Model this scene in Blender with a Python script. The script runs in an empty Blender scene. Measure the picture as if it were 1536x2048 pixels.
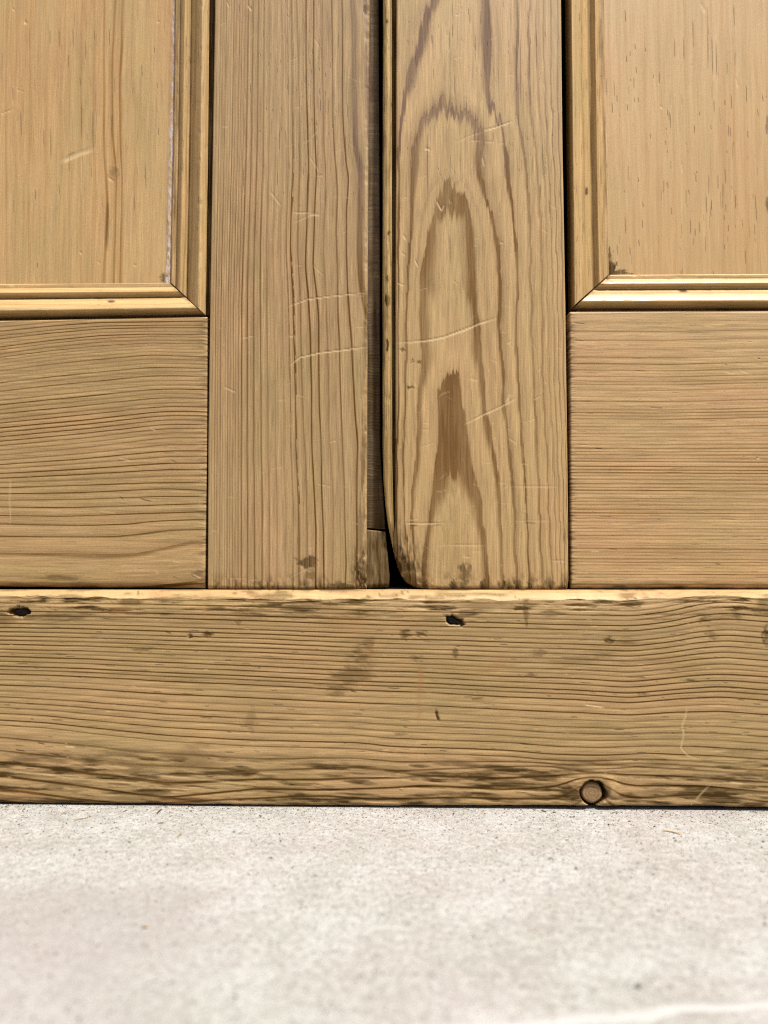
import bpy, math, random
import numpy as np
from mathutils import Vector

# ------------------------------------------------------------------ camera, sky, sun, exposure
scene = bpy.context.scene
F = 1538.0                      # focal length in photograph pixels (1536 x 2048)
PITCH = math.radians(3.1)       # the phone looks very slightly up
CAM = np.array([0.0, -0.485, 0.1495])

cd = bpy.data.cameras.new('camera')
cd.sensor_fit = 'VERTICAL'
cd.sensor_height = 36.0
cd.lens = F / 2048.0 * 36.0
cd.clip_start = 0.01
cd.clip_end = 200.0
cd.dof.use_dof = True
cd.dof.focus_distance = 0.487
cd.dof.aperture_fstop = 4.4
cam = bpy.data.objects.new('camera', cd)
scene.collection.objects.link(cam)
cam.location = CAM
cam.rotation_euler = (math.radians(90) + PITCH, 0, 0)
scene.camera = cam

SUN_EL, SUN_AZ = math.radians(66), math.radians(42)     # azimuth: to the right of the doors' normal
sdir = Vector((math.sin(SUN_AZ) * math.cos(SUN_EL), -math.cos(SUN_AZ) * math.cos(SUN_EL), math.sin(SUN_EL)))
world = bpy.data.worlds.new('World')
scene.world = world
world.use_nodes = True
wn = world.node_tree.nodes
sky = wn.new('ShaderNodeTexSky')
sky.sky_type = 'NISHITA'
sky.sun_disc = False
sky.sun_elevation = SUN_EL
sky.sun_rotation = math.atan2(sdir.x, sdir.y)
sky.air_density = 0.8
sky.dust_density = 4.0
sky.ozone_density = 0.6
wn['Background'].inputs['Strength'].default_value = 0.06
world.node_tree.links.new(sky.outputs[0], wn['Background'].inputs['Color'])
sl = bpy.data.lights.new('sun', 'SUN')
sl.energy = 3.6
sl.angle = math.radians(3)
sl.color = (1.0, 0.965, 0.91)
sun = bpy.data.objects.new('sun', sl)
scene.collection.objects.link(sun)
sun.rotation_euler = (-sdir).to_track_quat('-Z', 'Y').to_euler()
sun.location = (1, -1, 3)

vs = scene.view_settings
vs.view_transform = 'Standard'
vs.look = 'None'
vs.exposure = 0.97
vs.gamma = 1.0
vs.use_curve_mapping = False
scene.cycles.use_denoising = False
scene.cycles.filter_width = 1.1
scene.cycles.sample_clamp_direct = 12.0
scene.cycles.sample_clamp_indirect = 6.0

# ------------------------------------------------------------------ helpers
rng = np.random.default_rng(7)
random.seed(7)
COL = scene.collection
sp, cp = math.sin(PITCH), math.cos(PITCH)

def wall(u, v, Y):
    """photograph measurement (u, v) -> x, z on the vertical plane y = Y"""
    a = (np.asarray(u, float) - 768.0) / F
    b = (1024.0 - np.asarray(v, float)) / F
    t = (Y - CAM[1]) / (cp - b * sp)
    return CAM[0] + a * t, CAM[2] + (sp + b * cp) * t

GZ0, GZS = -0.0019 - 0.0085 * 0.236, -0.0085       # the ground falls a little to the right
def gz(x):
    return GZ0 + GZS * x

def ground_pt(u, v, z=None):
    a = (u - 768.0) / F
    if z is None:
        z = gz(a * 0.45)
    b = (1024.0 - v) / F
    t = (z - CAM[2]) / (sp + b * cp)
    return CAM[0] + a * t, CAM[1] + (cp - b * sp) * t

MM = 0.001
PX = 0.485 / F                  # metres per photograph pixel at the door face

def hash2(ix, iy, seed):
    h = (ix.astype(np.int64) * 374761393 + iy.astype(np.int64) * 668265263 + seed * 974634777) & 0x7fffffff
    h = ((h ^ (h >> 13)) * 1274126177) & 0x7fffffff
    return ((h ^ (h >> 16)) & 0xffff) / 65535.0

def vnoise(x, y, seed=0):
    x = np.asarray(x, float); y = np.asarray(y, float)
    x0 = np.floor(x); y0 = np.floor(y)
    fx = x - x0; fy = y - y0
    fx = fx * fx * (3 - 2 * fx); fy = fy * fy * (3 - 2 * fy)
    a = hash2(x0, y0, seed); b = hash2(x0 + 1, y0, seed)
    c = hash2(x0, y0 + 1, seed); d = hash2(x0 + 1, y0 + 1, seed)
    return ((a * (1 - fx) + b * fx) * (1 - fy) + (c * (1 - fx) + d * fx) * fy) * 2 - 1

def fbm(x, y, seed=0, oct=4):
    s = 0; amp = 0.5
    for i in range(oct):
        s = s + amp * vnoise(x * 2 ** i, y * 2 ** i, seed + 31 * i)
        amp *= 0.5
    return s

def sstep(a, b, x):
    t = np.clip((x - a) / (b - a), 0, 1)
    return t * t * (3 - 2 * t)

def axis(a, b, step, lo, hi, coarse=26.0):
    """sample positions from a to b: fine between lo and hi (what the photograph shows), coarse beyond"""
    pts = [a]
    x = a
    while x < b:
        s = step if lo <= x <= hi else (min(coarse, max(step, (lo - x) * 0.5)) if x < lo else min(coarse, max(step, (x - hi) * 0.5)))
        x += s
        if x >= b - 0.4 * s:
            break
        pts.append(x)
    pts.append(b)
    return np.array(pts)

def with_edges(ax, w=8.0, n=5):
    """adds samples close to both ends so worn arrises are round"""
    a, b = ax[0], ax[-1]
    add = np.concatenate([a + w * (np.arange(1, n) / n) ** 1.6, b - w * (np.arange(1, n) / n) ** 1.6])
    keep = ax[(ax > a + w) & (ax < b - w)]
    return np.unique(np.concatenate([[a], add, keep, [b]]))

def smooth_line(pts, lo=-900, hi=2500, sig=9):
    """table of a traced curve, sampled every pixel and smoothed"""
    p = np.array(sorted(pts), float)
    x = np.arange(lo, hi + 1)
    y = np.interp(x, p[:, 0], p[:, 1])
    k = np.exp(-0.5 * (np.arange(-4 * sig, 4 * sig + 1) / sig) ** 2); k /= k.sum()
    yp = np.pad(y, 4 * sig, mode='edge')
    return lo, np.convolve(yp, k, 'valid')

def ev(line, q):
    lo, tab = line
    return np.interp(q, lo + np.arange(len(tab)), tab)

def stack_field(lines, idx, along, across):
    """ring number between traced growth lines; lines are ordered by their 'across' position"""
    pos = [ev(l, along) for l in lines]
    R = np.full(along.shape, float(idx[0]))
    for i in range(len(lines) - 1):
        d = np.maximum(pos[i + 1] - pos[i], 1.0)
        R += (idx[i + 1] - idx[i]) * np.clip((across - pos[i]) / d, 0, 1)
    d0 = (idx[1] - idx[0]) / np.maximum(np.mean(pos[1] - pos[0]), 1.0)
    dn = (idx[-1] - idx[-2]) / np.maximum(np.mean(pos[-1] - pos[-2]), 1.0)
    R += np.minimum(across - pos[0], 0) * d0 + np.maximum(across - pos[-1], 0) * dn
    return R

SCRATCH_W = 0.8
def seg_mask(M, U, V, pts, width, strength, taper=True):
    """draws a polyline into a mask (scratches or pores)"""
    pts = np.array(pts, float)
    n = len(pts) - 1
    for i in range(n):
        p, q = pts[i], pts[i + 1]
        pad = width * 2 + 3
        sel = np.where((U > min(p[0], q[0]) - pad) & (U < max(p[0], q[0]) + pad) & (V > min(p[1], q[1]) - pad) & (V < max(p[1], q[1]) + pad))
        if len(sel[0]) == 0:
            continue
        x = U[sel]; y = V[sel]
        dx, dy = q - p
        L2 = max(dx * dx + dy * dy, 1e-6)
        t = np.clip(((x - p[0]) * dx + (y - p[1]) * dy) / L2, 0, 1)
        d = np.hypot(x - p[0] - t * dx, y - p[1] - t * dy)
        w = width
        g = (i + t) / n
        k = strength * (np.clip(4 * np.minimum(g, 1 - g) + 0.25, 0, 1) if taper else 1.0)
        M[sel] = np.maximum(M[sel], k * np.clip(1.5 - d / w, 0, 1))

def blob(M, U, V, u, v, ru, rv, s, rag=0.35, seed=1, soft=0.5):
    """ragged staining with an outline of its own, drawn out along the grain"""
    r = np.hypot((U - u) / ru, (V - v) / rv)
    r = r + rag * fbm(U / (ru * 0.6), V / (rv * 0.45), seed, 4) * 2
    np.maximum(M, s * (1 - sstep(1 - soft, 1 + soft * 0.3, r)), out=M)

def link(o, parent=None):
    COL.objects.link(o)
    if parent is not None:
        o.parent = parent
    return o

def tag(o, label=None, cat=None, group=None, kind=None):
    if label: o['label'] = label
    if cat: o['category'] = cat
    if group: o['group'] = group
    if kind: o['kind'] = kind
    return o

def empty(name, loc):
    e = bpy.data.objects.new(name, None)
    e.empty_display_size = 0.05
    e.location = loc
    COL.objects.link(e)
    return e

def raw_mesh(name, co, faces, mat, parent=None, smooth=None, attrs=None, origin=(0, 0, 0)):
    """co (n,3); faces: list of (m,k) int arrays"""
    me = bpy.data.meshes.new(name)
    co = np.asarray(co, float) - np.asarray(origin, float)
    me.vertices.add(len(co))
    me.vertices.foreach_set('co', co.astype(np.float32).ravel())
    loops = np.concatenate([f.ravel() for f in faces]).astype(np.int32)
    sizes = np.concatenate([np.full(len(f), f.shape[1], np.int32) for f in faces])
    starts = np.concatenate([[0], np.cumsum(sizes)[:-1]]).astype(np.int32)
    me.loops.add(len(loops))
    me.loops.foreach_set('vertex_index', loops)
    me.polygons.add(len(sizes))
    me.polygons.foreach_set('loop_start', starts)
    if smooth is None:
        smooth = np.ones(len(sizes), bool)
    me.update(calc_edges=True)
    me.polygons.foreach_set('use_smooth', smooth)
    for k, a in (attrs or {}).items():
        at = me.attributes.new(k, 'FLOAT', 'POINT')
        at.data.foreach_set('value', np.asarray(a, np.float32).ravel())
    me.validate()
    me.materials.append(mat)
    return link(bpy.data.objects.new(name, me), parent)

def slab(name, U, V, Y0, Y, back, mat, parent, attrs, origin):
    """a solid piece: relief front (rows by columns), sides down to y = back, closed behind"""
    nv, nu = U.shape
    x, z = wall(U, V, Y0)
    front = np.stack([x, Y, z], -1).reshape(-1, 3)
    idx = np.arange(nv * nu).reshape(nv, nu)
    q = np.stack([idx[:-1, :-1], idx[1:, :-1], idx[1:, 1:], idx[:-1, 1:]], -1).reshape(-1, 4)
    loop = np.concatenate([idx[0, :-1], idx[:-1, -1], idx[-1, :0:-1], idx[:0:-1, 0]])
    m = len(loop); n = nv * nu
    rim = front[loop]
    rear = rim.copy(); rear[:, 1] = back
    co = np.concatenate([front, rim, rear])
    a = n + np.arange(m); b = n + (np.arange(m) + 1) % m
    side = np.stack([a, b, b + m, a + m], -1)
    cap = (n + m + np.arange(m))[None, :]
    faces = [q, side, cap]
    smooth = np.concatenate([np.ones(len(q), bool), np.zeros(len(side) + 1, bool)])
    full = {}
    attrs.setdefault('cool', 0.0)
    attrs.setdefault('rust', 0.0)
    for k, A in attrs.items():
        A = np.asarray(A, float)
        if A.ndim == 0:
            A = np.full((nv, nu), float(A))
        A = A.reshape(-1)
        full[k] = np.concatenate([A, A[loop], A[loop]])
    return raw_mesh(name, co, faces, mat, parent, smooth, full, origin)

def round_edge(d, r):
    """set-back (m) of a worn arris at distance d (m) from the edge"""
    t = np.clip(1 - d / r, 0, 1)
    return r * (1 - np.sqrt(np.clip(1 - t * t, 0, 1)))

# ------------------------------------------------------------------ materials
class NT:
    def __init__(s, name):
        s.m = bpy.data.materials.new(name)
        s.m.use_nodes = True
        s.t = s.m.node_tree
        s.b = s.t.nodes['Principled BSDF']
    def n(s, typ, **kw):
        nd = s.t.nodes.new(typ)
        for k, v in kw.items():
            setattr(nd, k, v)
        return nd
    def put(s, sock, v):
        if isinstance(v, bpy.types.NodeSocket):
            s.t.links.new(v, sock)
        elif isinstance(v, (tuple, list)) and len(v) == 3 and sock.type == 'RGBA':
            sock.default_value = (*v, 1)
        else:
            sock.default_value = v
    def math(s, op, a, b=None, c=None, clamp=False):
        nd = s.n('ShaderNodeMath', operation=op, use_clamp=clamp)
        for i, v in enumerate((a, b, c)):
            if v is not None:
                s.put(nd.inputs[i], v)
        return nd.outputs[0]
    def attr(s, name):
        return s.n('ShaderNodeAttribute', attribute_name=name).outputs['Fac']
    def rng(s, v, a, b, c=0.0, d=1.0, smooth=False):
        nd = s.n('ShaderNodeMapRange', interpolation_type='SMOOTHSTEP' if smooth else 'LINEAR')
        for i, x in enumerate((v, a, b, c, d)):
            s.put(nd.inputs[i], x)
        return nd.outputs[0]
    def mix(s, f, a, b, mode='MIX'):
        nd = s.n('ShaderNodeMix', data_type='RGBA', blend_type=mode)
        s.put(nd.inputs[0], f); s.put(nd.inputs[6], a); s.put(nd.inputs[7], b)
        return nd.outputs[2]
    def noise(s, vec, scale, detail=2.0, rough=0.5, dim='3D'):
        nd = s.n('ShaderNodeTexNoise', noise_dimensions=dim)
        s.put(nd.inputs['Vector'], vec)
        nd.inputs['Scale'].default_value = scale
        nd.inputs['Detail'].default_value = detail
        nd.inputs['Roughness'].default_value = rough
        return nd.outputs['Fac']
    def mapping(s, vec, scale, loc=(0, 0, 0)):
        nd = s.n('ShaderNodeMapping')
        s.put(nd.inputs['Vector'], vec)
        nd.inputs['Scale'].default_value = scale
        nd.inputs['Location'].default_value = loc
        return nd.outputs[0]

def wood(name, grain, early, pink, green, late, jit=0.12, seed=0.0, fib=0.2, rough=0.47, relief=1.0, stain_shade_col=(0.050, 0.028, 0.008)):
    """stripped pine: growth rings from the traced ring numbers, fibres, pores, scratches, grime"""
    k = NT(name)
    co = k.n('ShaderNodeTexCoord').outputs['Object']
    lon = 0.035
    sc = (1, 1, lon) if grain == 'Z' else (lon, 1, 1)
    fv = k.mapping(co, sc, (seed, seed * 0.7, seed * 1.3))
    cv = k.mapping(co, (1, 1, 0.3) if grain == 'Z' else (0.3, 1, 1), (seed * 2, 3, seed))
    fine = k.noise(fv, 1500, 4, 0.65)
    mid = k.noise(fv, 600, 2, 0.55)
    wob = k.noise(fv, 220, 2, 0.6)
    big = k.noise(cv, 26, 3, 0.55)
    big2 = k.noise(k.mapping(cv, (1, 1, 1), (5, 1, 9)), 40, 3, 0.6)
    iso = k.noise(co, 1500, 2, 0.6)
    ring = k.math('ADD', k.attr('ring'), k.math('MULTIPLY', k.math('SUBTRACT', wob, 0.5), jit * 2))
    ring = k.math('ADD', ring, k.math('MULTIPLY', k.math('SUBTRACT', fine, 0.5), jit * 0.45))
    f = k.math('FRACT', ring)
    w = k.attr('rw')
    fall = k.rng(f, 0.0, w, 1.0, 0.0, True)
    rise = k.rng(f, k.math('SUBTRACT', 1.0, k.math('MULTIPLY', w, 0.45)), 1.0, 0.0, 1.0, True)
    dark = k.math('MULTIPLY', k.math('MAXIMUM', fall, rise), 1.3, clamp=True)
    wnz = k.n('ShaderNodeTexWhiteNoise', noise_dimensions='1D')
    k.put(wnz.inputs['W'], k.math('FLOOR', k.math('ADD', ring, 0.3)))
    st = k.math('MULTIPLY', k.math('MULTIPLY_ADD', wnz.outputs['Value'], 0.8, 0.45), k.rng(k.math('ADD', k.math('MULTIPLY', mid, 0.5), k.math('MULTIPLY', big, 0.5)), 0.33, 0.67, 0.5, 1.35))
    st = k.math('MULTIPLY', st, k.attr('ink'))
    dk = k.math('MULTIPLY', dark, st, clamp=True)
    base = k.mix(k.rng(big, 0.38, 0.66, 0, 1, True), early, pink)
    base = k.mix(k.rng(big2, 0.45, 0.68, 0, 0.75, True), base, green)
    sepw = k.n('ShaderNodeSeparateColor')
    k.put(sepw.inputs[0], wnz.outputs['Color'])
    base = k.mix(k.math('MULTIPLY', sepw.outputs[1], 0.17), base, late)
    base = k.mix(k.math('MULTIPLY', sepw.outputs[2], 0.10), base, (0.60, 0.42, 0.20))
    f3 = k.math('FRACT', k.math('MULTIPLY_ADD', ring, 3.0, k.math('MULTIPLY', mid, 0.9)))
    sub = k.math('MULTIPLY', k.rng(f3, 0.0, 0.45, 1.0, 0.0, True), k.math('MULTIPLY', k.attr('ink'), k.rng(big2, 0.35, 0.65, 0.03, 0.17)), clamp=True)
    base = k.mix(sub, base, late)
    # earlywood deepens a little towards the latewood
    base = k.mix(k.math('MULTIPLY', k.rng(f, 0.35, 1.0, 0.0, 0.28), k.attr('ink'), clamp=True), base, late)
    latec = k.mix(k.attr('cool'), late, (0.205, 0.140, 0.115))
    c = k.mix(dk, base, latec)
    fb = k.math('ADD', k.rng(fine, 0.25, 0.75, 1 - fib, 1 + fib * 0.7), k.rng(iso, 0.25, 0.75, -0.13, 0.11))
    fb = k.math('MULTIPLY', fb, k.rng(mid, 0.25, 0.75, 1 - fib * 0.6, 1 + fib * 0.5))
    hs = k.n('ShaderNodeCombineColor')
    for i in range(3):
        k.put(hs.inputs[i], fb)
    c = k.mix(1.0, c, hs.outputs[0], 'MULTIPLY')
    stn = k.math('MULTIPLY', k.attr('stain_shade'), 1.4, clamp=True)
    stn2 = k.math('MULTIPLY', stn, k.rng(k.math('ADD', k.math('MULTIPLY', fine, 0.5), k.math('MULTIPLY', mid, 0.5)), 0.36, 0.58, 0.45, 1.1), clamp=True)
    c = k.mix(stn2, c, stain_shade_col)
    fl = k.math('MULTIPLY', k.attr('fleck'), 0.9, clamp=True)
    c = k.mix(fl, c, (0.055, 0.028, 0.012))
    scr = k.math('MULTIPLY', k.attr('scratch_lit'), k.rng(iso, 0.3, 0.6, 0.5, 1.0), clamp=True)
    c = k.mix(k.math('MULTIPLY', k.attr('rust'), k.rng(mid, 0.3, 0.6, 0.6, 1.0), clamp=True), c, (0.27, 0.120, 0.040))
    c = k.mix(scr, c, (0.58, 0.42, 0.215))
    pt = k.math('MULTIPLY', k.attr('paint'), k.rng(k.noise(k.mapping(co, (1, 1, 0.35)), 700, 4, 0.75), 0.40, 0.58), clamp=True)
    c = k.mix(pt, c, (0.56, 0.48, 0.47))
    k.put(k.b.inputs['Base Color'], c)
    k.put(k.b.inputs['Roughness'], k.math('ADD', k.rng(mid, 0.2, 0.8, rough - 0.07, rough + 0.1), k.math('MULTIPLY', stn, 0.15)))
    k.put(k.b.inputs['Specular IOR Level'], k.math('MULTIPLY', k.math('MULTIPLY_ADD', dk, -0.32, 0.42), k.math('SUBTRACT', 1.0, k.math('MULTIPLY', stn, 0.85))))
    h = k.math('MULTIPLY', dk, 0.035 * relief)
    h = k.math('ADD', h, k.math('MULTIPLY', fine, 0.10 * relief))
    h = k.math('ADD', h, k.math('MULTIPLY', mid, 0.09 * relief))
    h = k.math('ADD', h, k.math('MULTIPLY', iso, 0.03 * relief))
    h = k.math('SUBTRACT', h, k.math('MULTIPLY', fl, 0.22))
    h = k.math('SUBTRACT', h, k.math('MULTIPLY', scr, 0.10))
    h = k.math('SUBTRACT', h, k.math('MULTIPLY', stn2, 0.12))
    bp = k.n('ShaderNodeBump')
    bp.inputs['Distance'].default_value = 0.001
    bp.inputs['Strength'].default_value = 1.0
    k.put(bp.inputs['Height'], h)
    k.put(k.b.inputs['Normal'], bp.outputs[0])
    return k.m

LT = (0.115, 0.051, 0.008)
M_stile_l = wood('pine_left_stile', 'Z', (0.3927, 0.2570, 0.1155), (0.4131, 0.2520, 0.1155), (0.3468, 0.2420, 0.1003), LT, 0.05, 1.0, 0.32)
M_stile_r = wood('pine_right_stile', 'Z', (0.4692, 0.3040, 0.1286), (0.4692, 0.2930, 0.1254), (0.4223, 0.2900, 0.1145), (0.155, 0.078, 0.024), 0.06, 2.0, 0.28)
M_panel_l = wood('pine_left_panel', 'Z', (0.468, 0.304, 0.130), (0.482, 0.290, 0.124), (0.425, 0.292, 0.120), (0.250, 0.122, 0.030), 0.14, 3.0, 0.18, 0.45, 0.7)
M_panel_r = wood('pine_right_panel', 'Z', (0.4794, 0.3120, 0.1363), (0.4896, 0.3020, 0.1319), (0.4468, 0.3050, 0.1297), (0.3132, 0.1503, 0.0413), 0.14, 4.0, 0.12, 0.45, 0.6)
M_rail_l = wood('pine_left_rail', 'X', (0.4080, 0.2650, 0.1123), (0.4284, 0.2590, 0.1112), (0.3682, 0.2520, 0.0981), (0.1026, 0.0466, 0.0075), 0.045, 5.0, 0.28, 0.5, 0.7)
M_rail_r = wood('pine_right_rail', 'X', (0.4794, 0.3140, 0.1428), (0.4998, 0.3030, 0.1395), (0.4396, 0.2990, 0.1264), (0.1836, 0.0854, 0.0195), 0.06, 6.0, 0.28, 0.5, 0.7)
M_plinth = wood('pine_plinth', 'X', (0.4182, 0.2750, 0.1166), (0.4488, 0.2770, 0.1199), (0.3723, 0.2580, 0.0981), (0.0864, 0.0407, 0.0060), 0.04, 7.0, 0.32, 0.55, 0.8)
M_mould_v = wood('pine_upright_moulding', 'Z', (0.490, 0.320, 0.130), (0.485, 0.302, 0.126), (0.440, 0.306, 0.116), (0.200, 0.098, 0.026), 0.15, 8.0, 0.24, 0.42)
M_mould_h = wood('pine_level_moulding', 'X', (0.5100, 0.3420, 0.1504), (0.5049, 0.3280, 0.1450), (0.4702, 0.3340, 0.1341), (0.2376, 0.1115, 0.0263), 0.15, 9.0, 0.22, 0.40, 0.8)
M_bead = wood('pine_bead', 'Z', (0.5100, 0.3340, 0.1199), (0.4743, 0.2980, 0.1068), (0.4172, 0.2980, 0.0883), (0.1296, 0.0582, 0.0120), 0.15, 10.0, 0.32, 0.42)
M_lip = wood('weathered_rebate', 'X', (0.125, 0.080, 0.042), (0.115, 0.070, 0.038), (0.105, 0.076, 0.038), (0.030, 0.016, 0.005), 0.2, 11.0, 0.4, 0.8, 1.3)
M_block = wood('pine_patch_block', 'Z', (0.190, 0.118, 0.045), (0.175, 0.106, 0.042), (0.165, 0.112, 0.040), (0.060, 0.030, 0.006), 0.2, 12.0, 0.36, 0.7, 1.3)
M_knot = wood('knot_wood', 'Z', (0.2652, 0.1570, 0.0719), (0.2550, 0.1470, 0.0687), (0.2458, 0.1520, 0.0687), (0.1188, 0.0543, 0.0150), 0.2, 13.0, 0.25, 0.6, 1.0)
M_inside = wood('old_cupboard_inside', 'Z', (0.100, 0.061, 0.028), (0.095, 0.058, 0.027), (0.090, 0.059, 0.026), (0.050, 0.030, 0.012), 0.2, 14.0, 0.2, 0.8)

def iron():
    k = NT('blackened_iron')
    co = k.n('ShaderNodeTexCoord').outputs['Object']
    a = k.noise(co, 1500, 4, 0.7)
    k.put(k.b.inputs['Base Color'], k.mix(k.rng(a, 0.4, 0.7), (0.012, 0.010, 0.010), (0.045, 0.026, 0.018)))
    k.b.inputs['Roughness'].default_value = 0.62
    k.b.inputs['Metallic'].default_value = 0.35
    bp = k.n('ShaderNodeBump')
    bp.inputs['Distance'].default_value = 0.0006
    k.put(bp.inputs['Height'], a)
    k.put(k.b.inputs['Normal'], bp.outputs[0])
    return k.m
M_iron = iron()

def concrete():
    k = NT('pale_concrete')
    co = k.n('ShaderNodeTexCoord').outputs['Object']
    a = k.noise(co, 9, 4, 0.6)
    b = k.noise(k.mapping(co, (1, 1, 1), (4, 7, 1)), 24, 5, 0.6)
    c = k.noise(co, 260, 4, 0.7)
    d = k.noise(k.mapping(co, (1, 1, 1), (2, 1, 5)), 900, 3, 0.7)
    col = k.mix(k.rng(a, 0.38, 0.62, 0, 1, True), (0.322, 0.322, 0.294), (0.340, 0.320, 0.300))
    col = k.mix(k.rng(b, 0.45, 0.66, 0, 0.5, True), col, (0.415, 0.415, 0.398))
    col = k.mix(k.rng(b, 0.30, 0.46, 0.55, 0, True), col, (0.285, 0.272, 0.248))
    col = k.mix(k.rng(c, 0.36, 0.52, 0.48, 0.0), col, (0.20, 0.188, 0.165))
    col = k.mix(k.rng(c, 0.53, 0.70, 0.0, 0.55), col, (0.47, 0.46, 0.44))
    col = k.mix(k.rng(d, 0.34, 0.44, 0.9, 0.0), col, (0.075, 0.062, 0.045))
    v = k.n('ShaderNodeTexVoronoi', feature='F1')
    k.put(v.inputs['Vector'], co)
    v.inputs['Scale'].default_value = 330
    sepc = k.n('ShaderNodeSeparateColor')
    k.put(sepc.inputs[0], v.outputs['Color'])
    rad = k.rng(sepc.outputs[0], 0.68, 1.0, 0.0, 0.27)
    spot = k.math('MULTIPLY', k.math('LESS_THAN', v.outputs['Distance'], rad), k.rng(k.noise(co, 14, 3), 0.35, 0.6, 0.35, 0.85))
    col = k.mix(spot, col, (0.055, 0.043, 0.03))
    # a broad pinkish-grey water mark, left of the middle
    px, py = ground_pt(140, 1870)
    vd = k.n('ShaderNodeVectorMath', operation='DISTANCE')
    k.put(vd.inputs[0], co)
    vd.inputs[1].default_value = (px, py, 0)
    dd = k.math('ADD', vd.outputs['Value'], k.math('MULTIPLY', k.math('SUBTRACT', b, 0.5), 0.12))
    col = k.mix(k.rng(dd, 0.02, 0.085, 0.5, 0.0, True), col, (0.275, 0.252, 0.238))
    sand = k.noise(k.mapping(co, (1, 1, 1), (8, 3, 2)), 1700, 3, 0.75)
    sv = k.n('ShaderNodeCombineColor')
    for q_ in range(3):
        k.put(sv.inputs[q_], k.rng(sand, 0.28, 0.72, 0.76, 1.18))
    col = k.mix(1.0, col, sv.outputs[0], 'MULTIPLY')
    k.put(k.b.inputs['Base Color'], col)
    k.b.inputs['Roughness'].default_value = 0.85
    k.b.inputs['Specular IOR Level'].default_value = 0.2
    h = k.math('ADD', k.math('MULTIPLY', c, 0.55), k.math('MULTIPLY', d, 0.22))
    h = k.math('SUBTRACT', h, k.math('MULTIPLY', spot, 0.1))
    bp = k.n('ShaderNodeBump')
    bp.inputs['Distance'].default_value = 0.001
    bp.inputs['Strength'].default_value = 0.7
    k.put(bp.inputs['Height'], h)
    k.put(k.b.inputs['Normal'], bp.outputs[0])
    return k.m
M_concrete = concrete()

def mortar():
    k = NT('white_mortar')
    co = k.n('ShaderNodeTexCoord').outputs['Object']
    a = k.noise(co, 180, 4, 0.7)
    k.put(k.b.inputs['Base Color'], k.mix(a, (0.33, 0.325, 0.31), (0.40, 0.39, 0.37)))
    k.b.inputs['Roughness'].default_value = 0.9
    return k.m
M_mortar = mortar()

def speckle():
    k = NT('sawdust_and_grit')
    g = k.n('ShaderNodeNewGeometry')
    r = k.n('ShaderNodeValToRGB')
    el = r.color_ramp.elements
    el[0].position = 0.0; el[0].color = (0.035, 0.022, 0.014, 1)
    el[1].position = 1.0; el[1].color = (0.55, 0.46, 0.34, 1)
    e = el.new(0.5); e.color = (0.12, 0.075, 0.04, 1)
    e = el.new(0.8); e.color = (0.33, 0.22, 0.11, 1)
    k.put(r.inputs[0], g.outputs['Random Per Island'])
    k.put(k.b.inputs['Base Color'], r.outputs[0])
    k.b.inputs['Roughness'].default_value = 0.85
    return k.m
M_grit = speckle()

def plain(name, a, b, scale=900):
    k = NT(name)
    co = k.n('ShaderNodeTexCoord').outputs['Object']
    n = k.noise(co, scale, 3, 0.6)
    k.put(k.b.inputs['Base Color'], k.mix(k.rng(n, 0.3, 0.7), a, b))
    k.b.inputs['Roughness'].default_value = 0.8
    return k.m
M_straw = plain('dry_straw', (0.42, 0.30, 0.15), (0.58, 0.45, 0.26))
M_twig = plain('dark_twig', (0.05, 0.032, 0.02), (0.12, 0.08, 0.045))
M_chip = plain('wood_chip', (0.24, 0.16, 0.07), (0.36, 0.25, 0.12))
M_stone = plain('dark_stone', (0.10, 0.09, 0.085), (0.2, 0.18, 0.165))

# ------------------------------------------------------------------ ground
def build_ground():
    xs = np.unique(np.concatenate([np.linspace(-4, -0.45, 20), np.linspace(-0.45, 0.45, 150), np.linspace(0.45, 4, 20)]))
    ys = np.unique(np.concatenate([np.linspace(-4, -0.5, 16), np.linspace(-0.5, 0.05, 110), np.linspace(0.05, 2, 14)]))
    X, Yg = np.meshgrid(xs, ys)
    near = np.exp(-(X / 0.6) ** 2) * np.clip((-0.02 - Yg) / 0.06, 0, 1)
    Z = near * (0.0006 * fbm(X * 30, Yg * 30, 3, 3) + 0.0004 * fbm(X * 120, Yg * 120, 5, 2)) - near * 0.0003
    Z = Z + gz(X)
    co = np.stack([X, Yg, Z], -1).reshape(-1, 3)
    nv, nu = X.shape
    i = np.arange(nv * nu).reshape(nv, nu)
    q = np.stack([i[:-1, :-1], i[:-1, 1:], i[1:, 1:], i[1:, :-1]], -1).reshape(-1, 4)
    g = raw_mesh('ground', co, [q], M_concrete)
    tag(g, 'pale speckled concrete ground in front of the doors', kind='structure')
    # pale mortar ridge crossing the near right corner
    a = ground_pt(940, 2054); b = ground_pt(1560, 2006)
    a = np.array(a); b = np.array(b)
    d = (b - a) / np.linalg.norm(b - a); nrm = np.array([-d[1], d[0]])
    n = 90; pr = np.linspace(-1, 1, 9)
    P = []
    for j in range(n):
        t = -0.6 + 2.4 * j / (n - 1)
        c = a + (b - a) * t
        w = 0.0030 * (1 + 0.35 * float(vnoise(t * 9, 0.3, 4)))
        off = 0.0012 * float(vnoise(t * 6, 2.2, 8))
        for s in pr:
            h = 0.0011 * (1 - s * s) * (1 + 0.4 * float(vnoise(t * 40, s * 2, 6))) - 0.0008
            p = c + nrm * (s * w + off)
            P.append((p[0], p[1], h + gz(p[0])))
    i = np.arange(n * 9).reshape(n, 9)
    q = np.stack([i[:-1, :-1], i[1:, :-1], i[1:, 1:], i[:-1, 1:]], -1).reshape(-1, 4)
    raw_mesh('mortar_joint', P, [q], M_mortar, g)
    return g
GROUND = build_ground()

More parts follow.
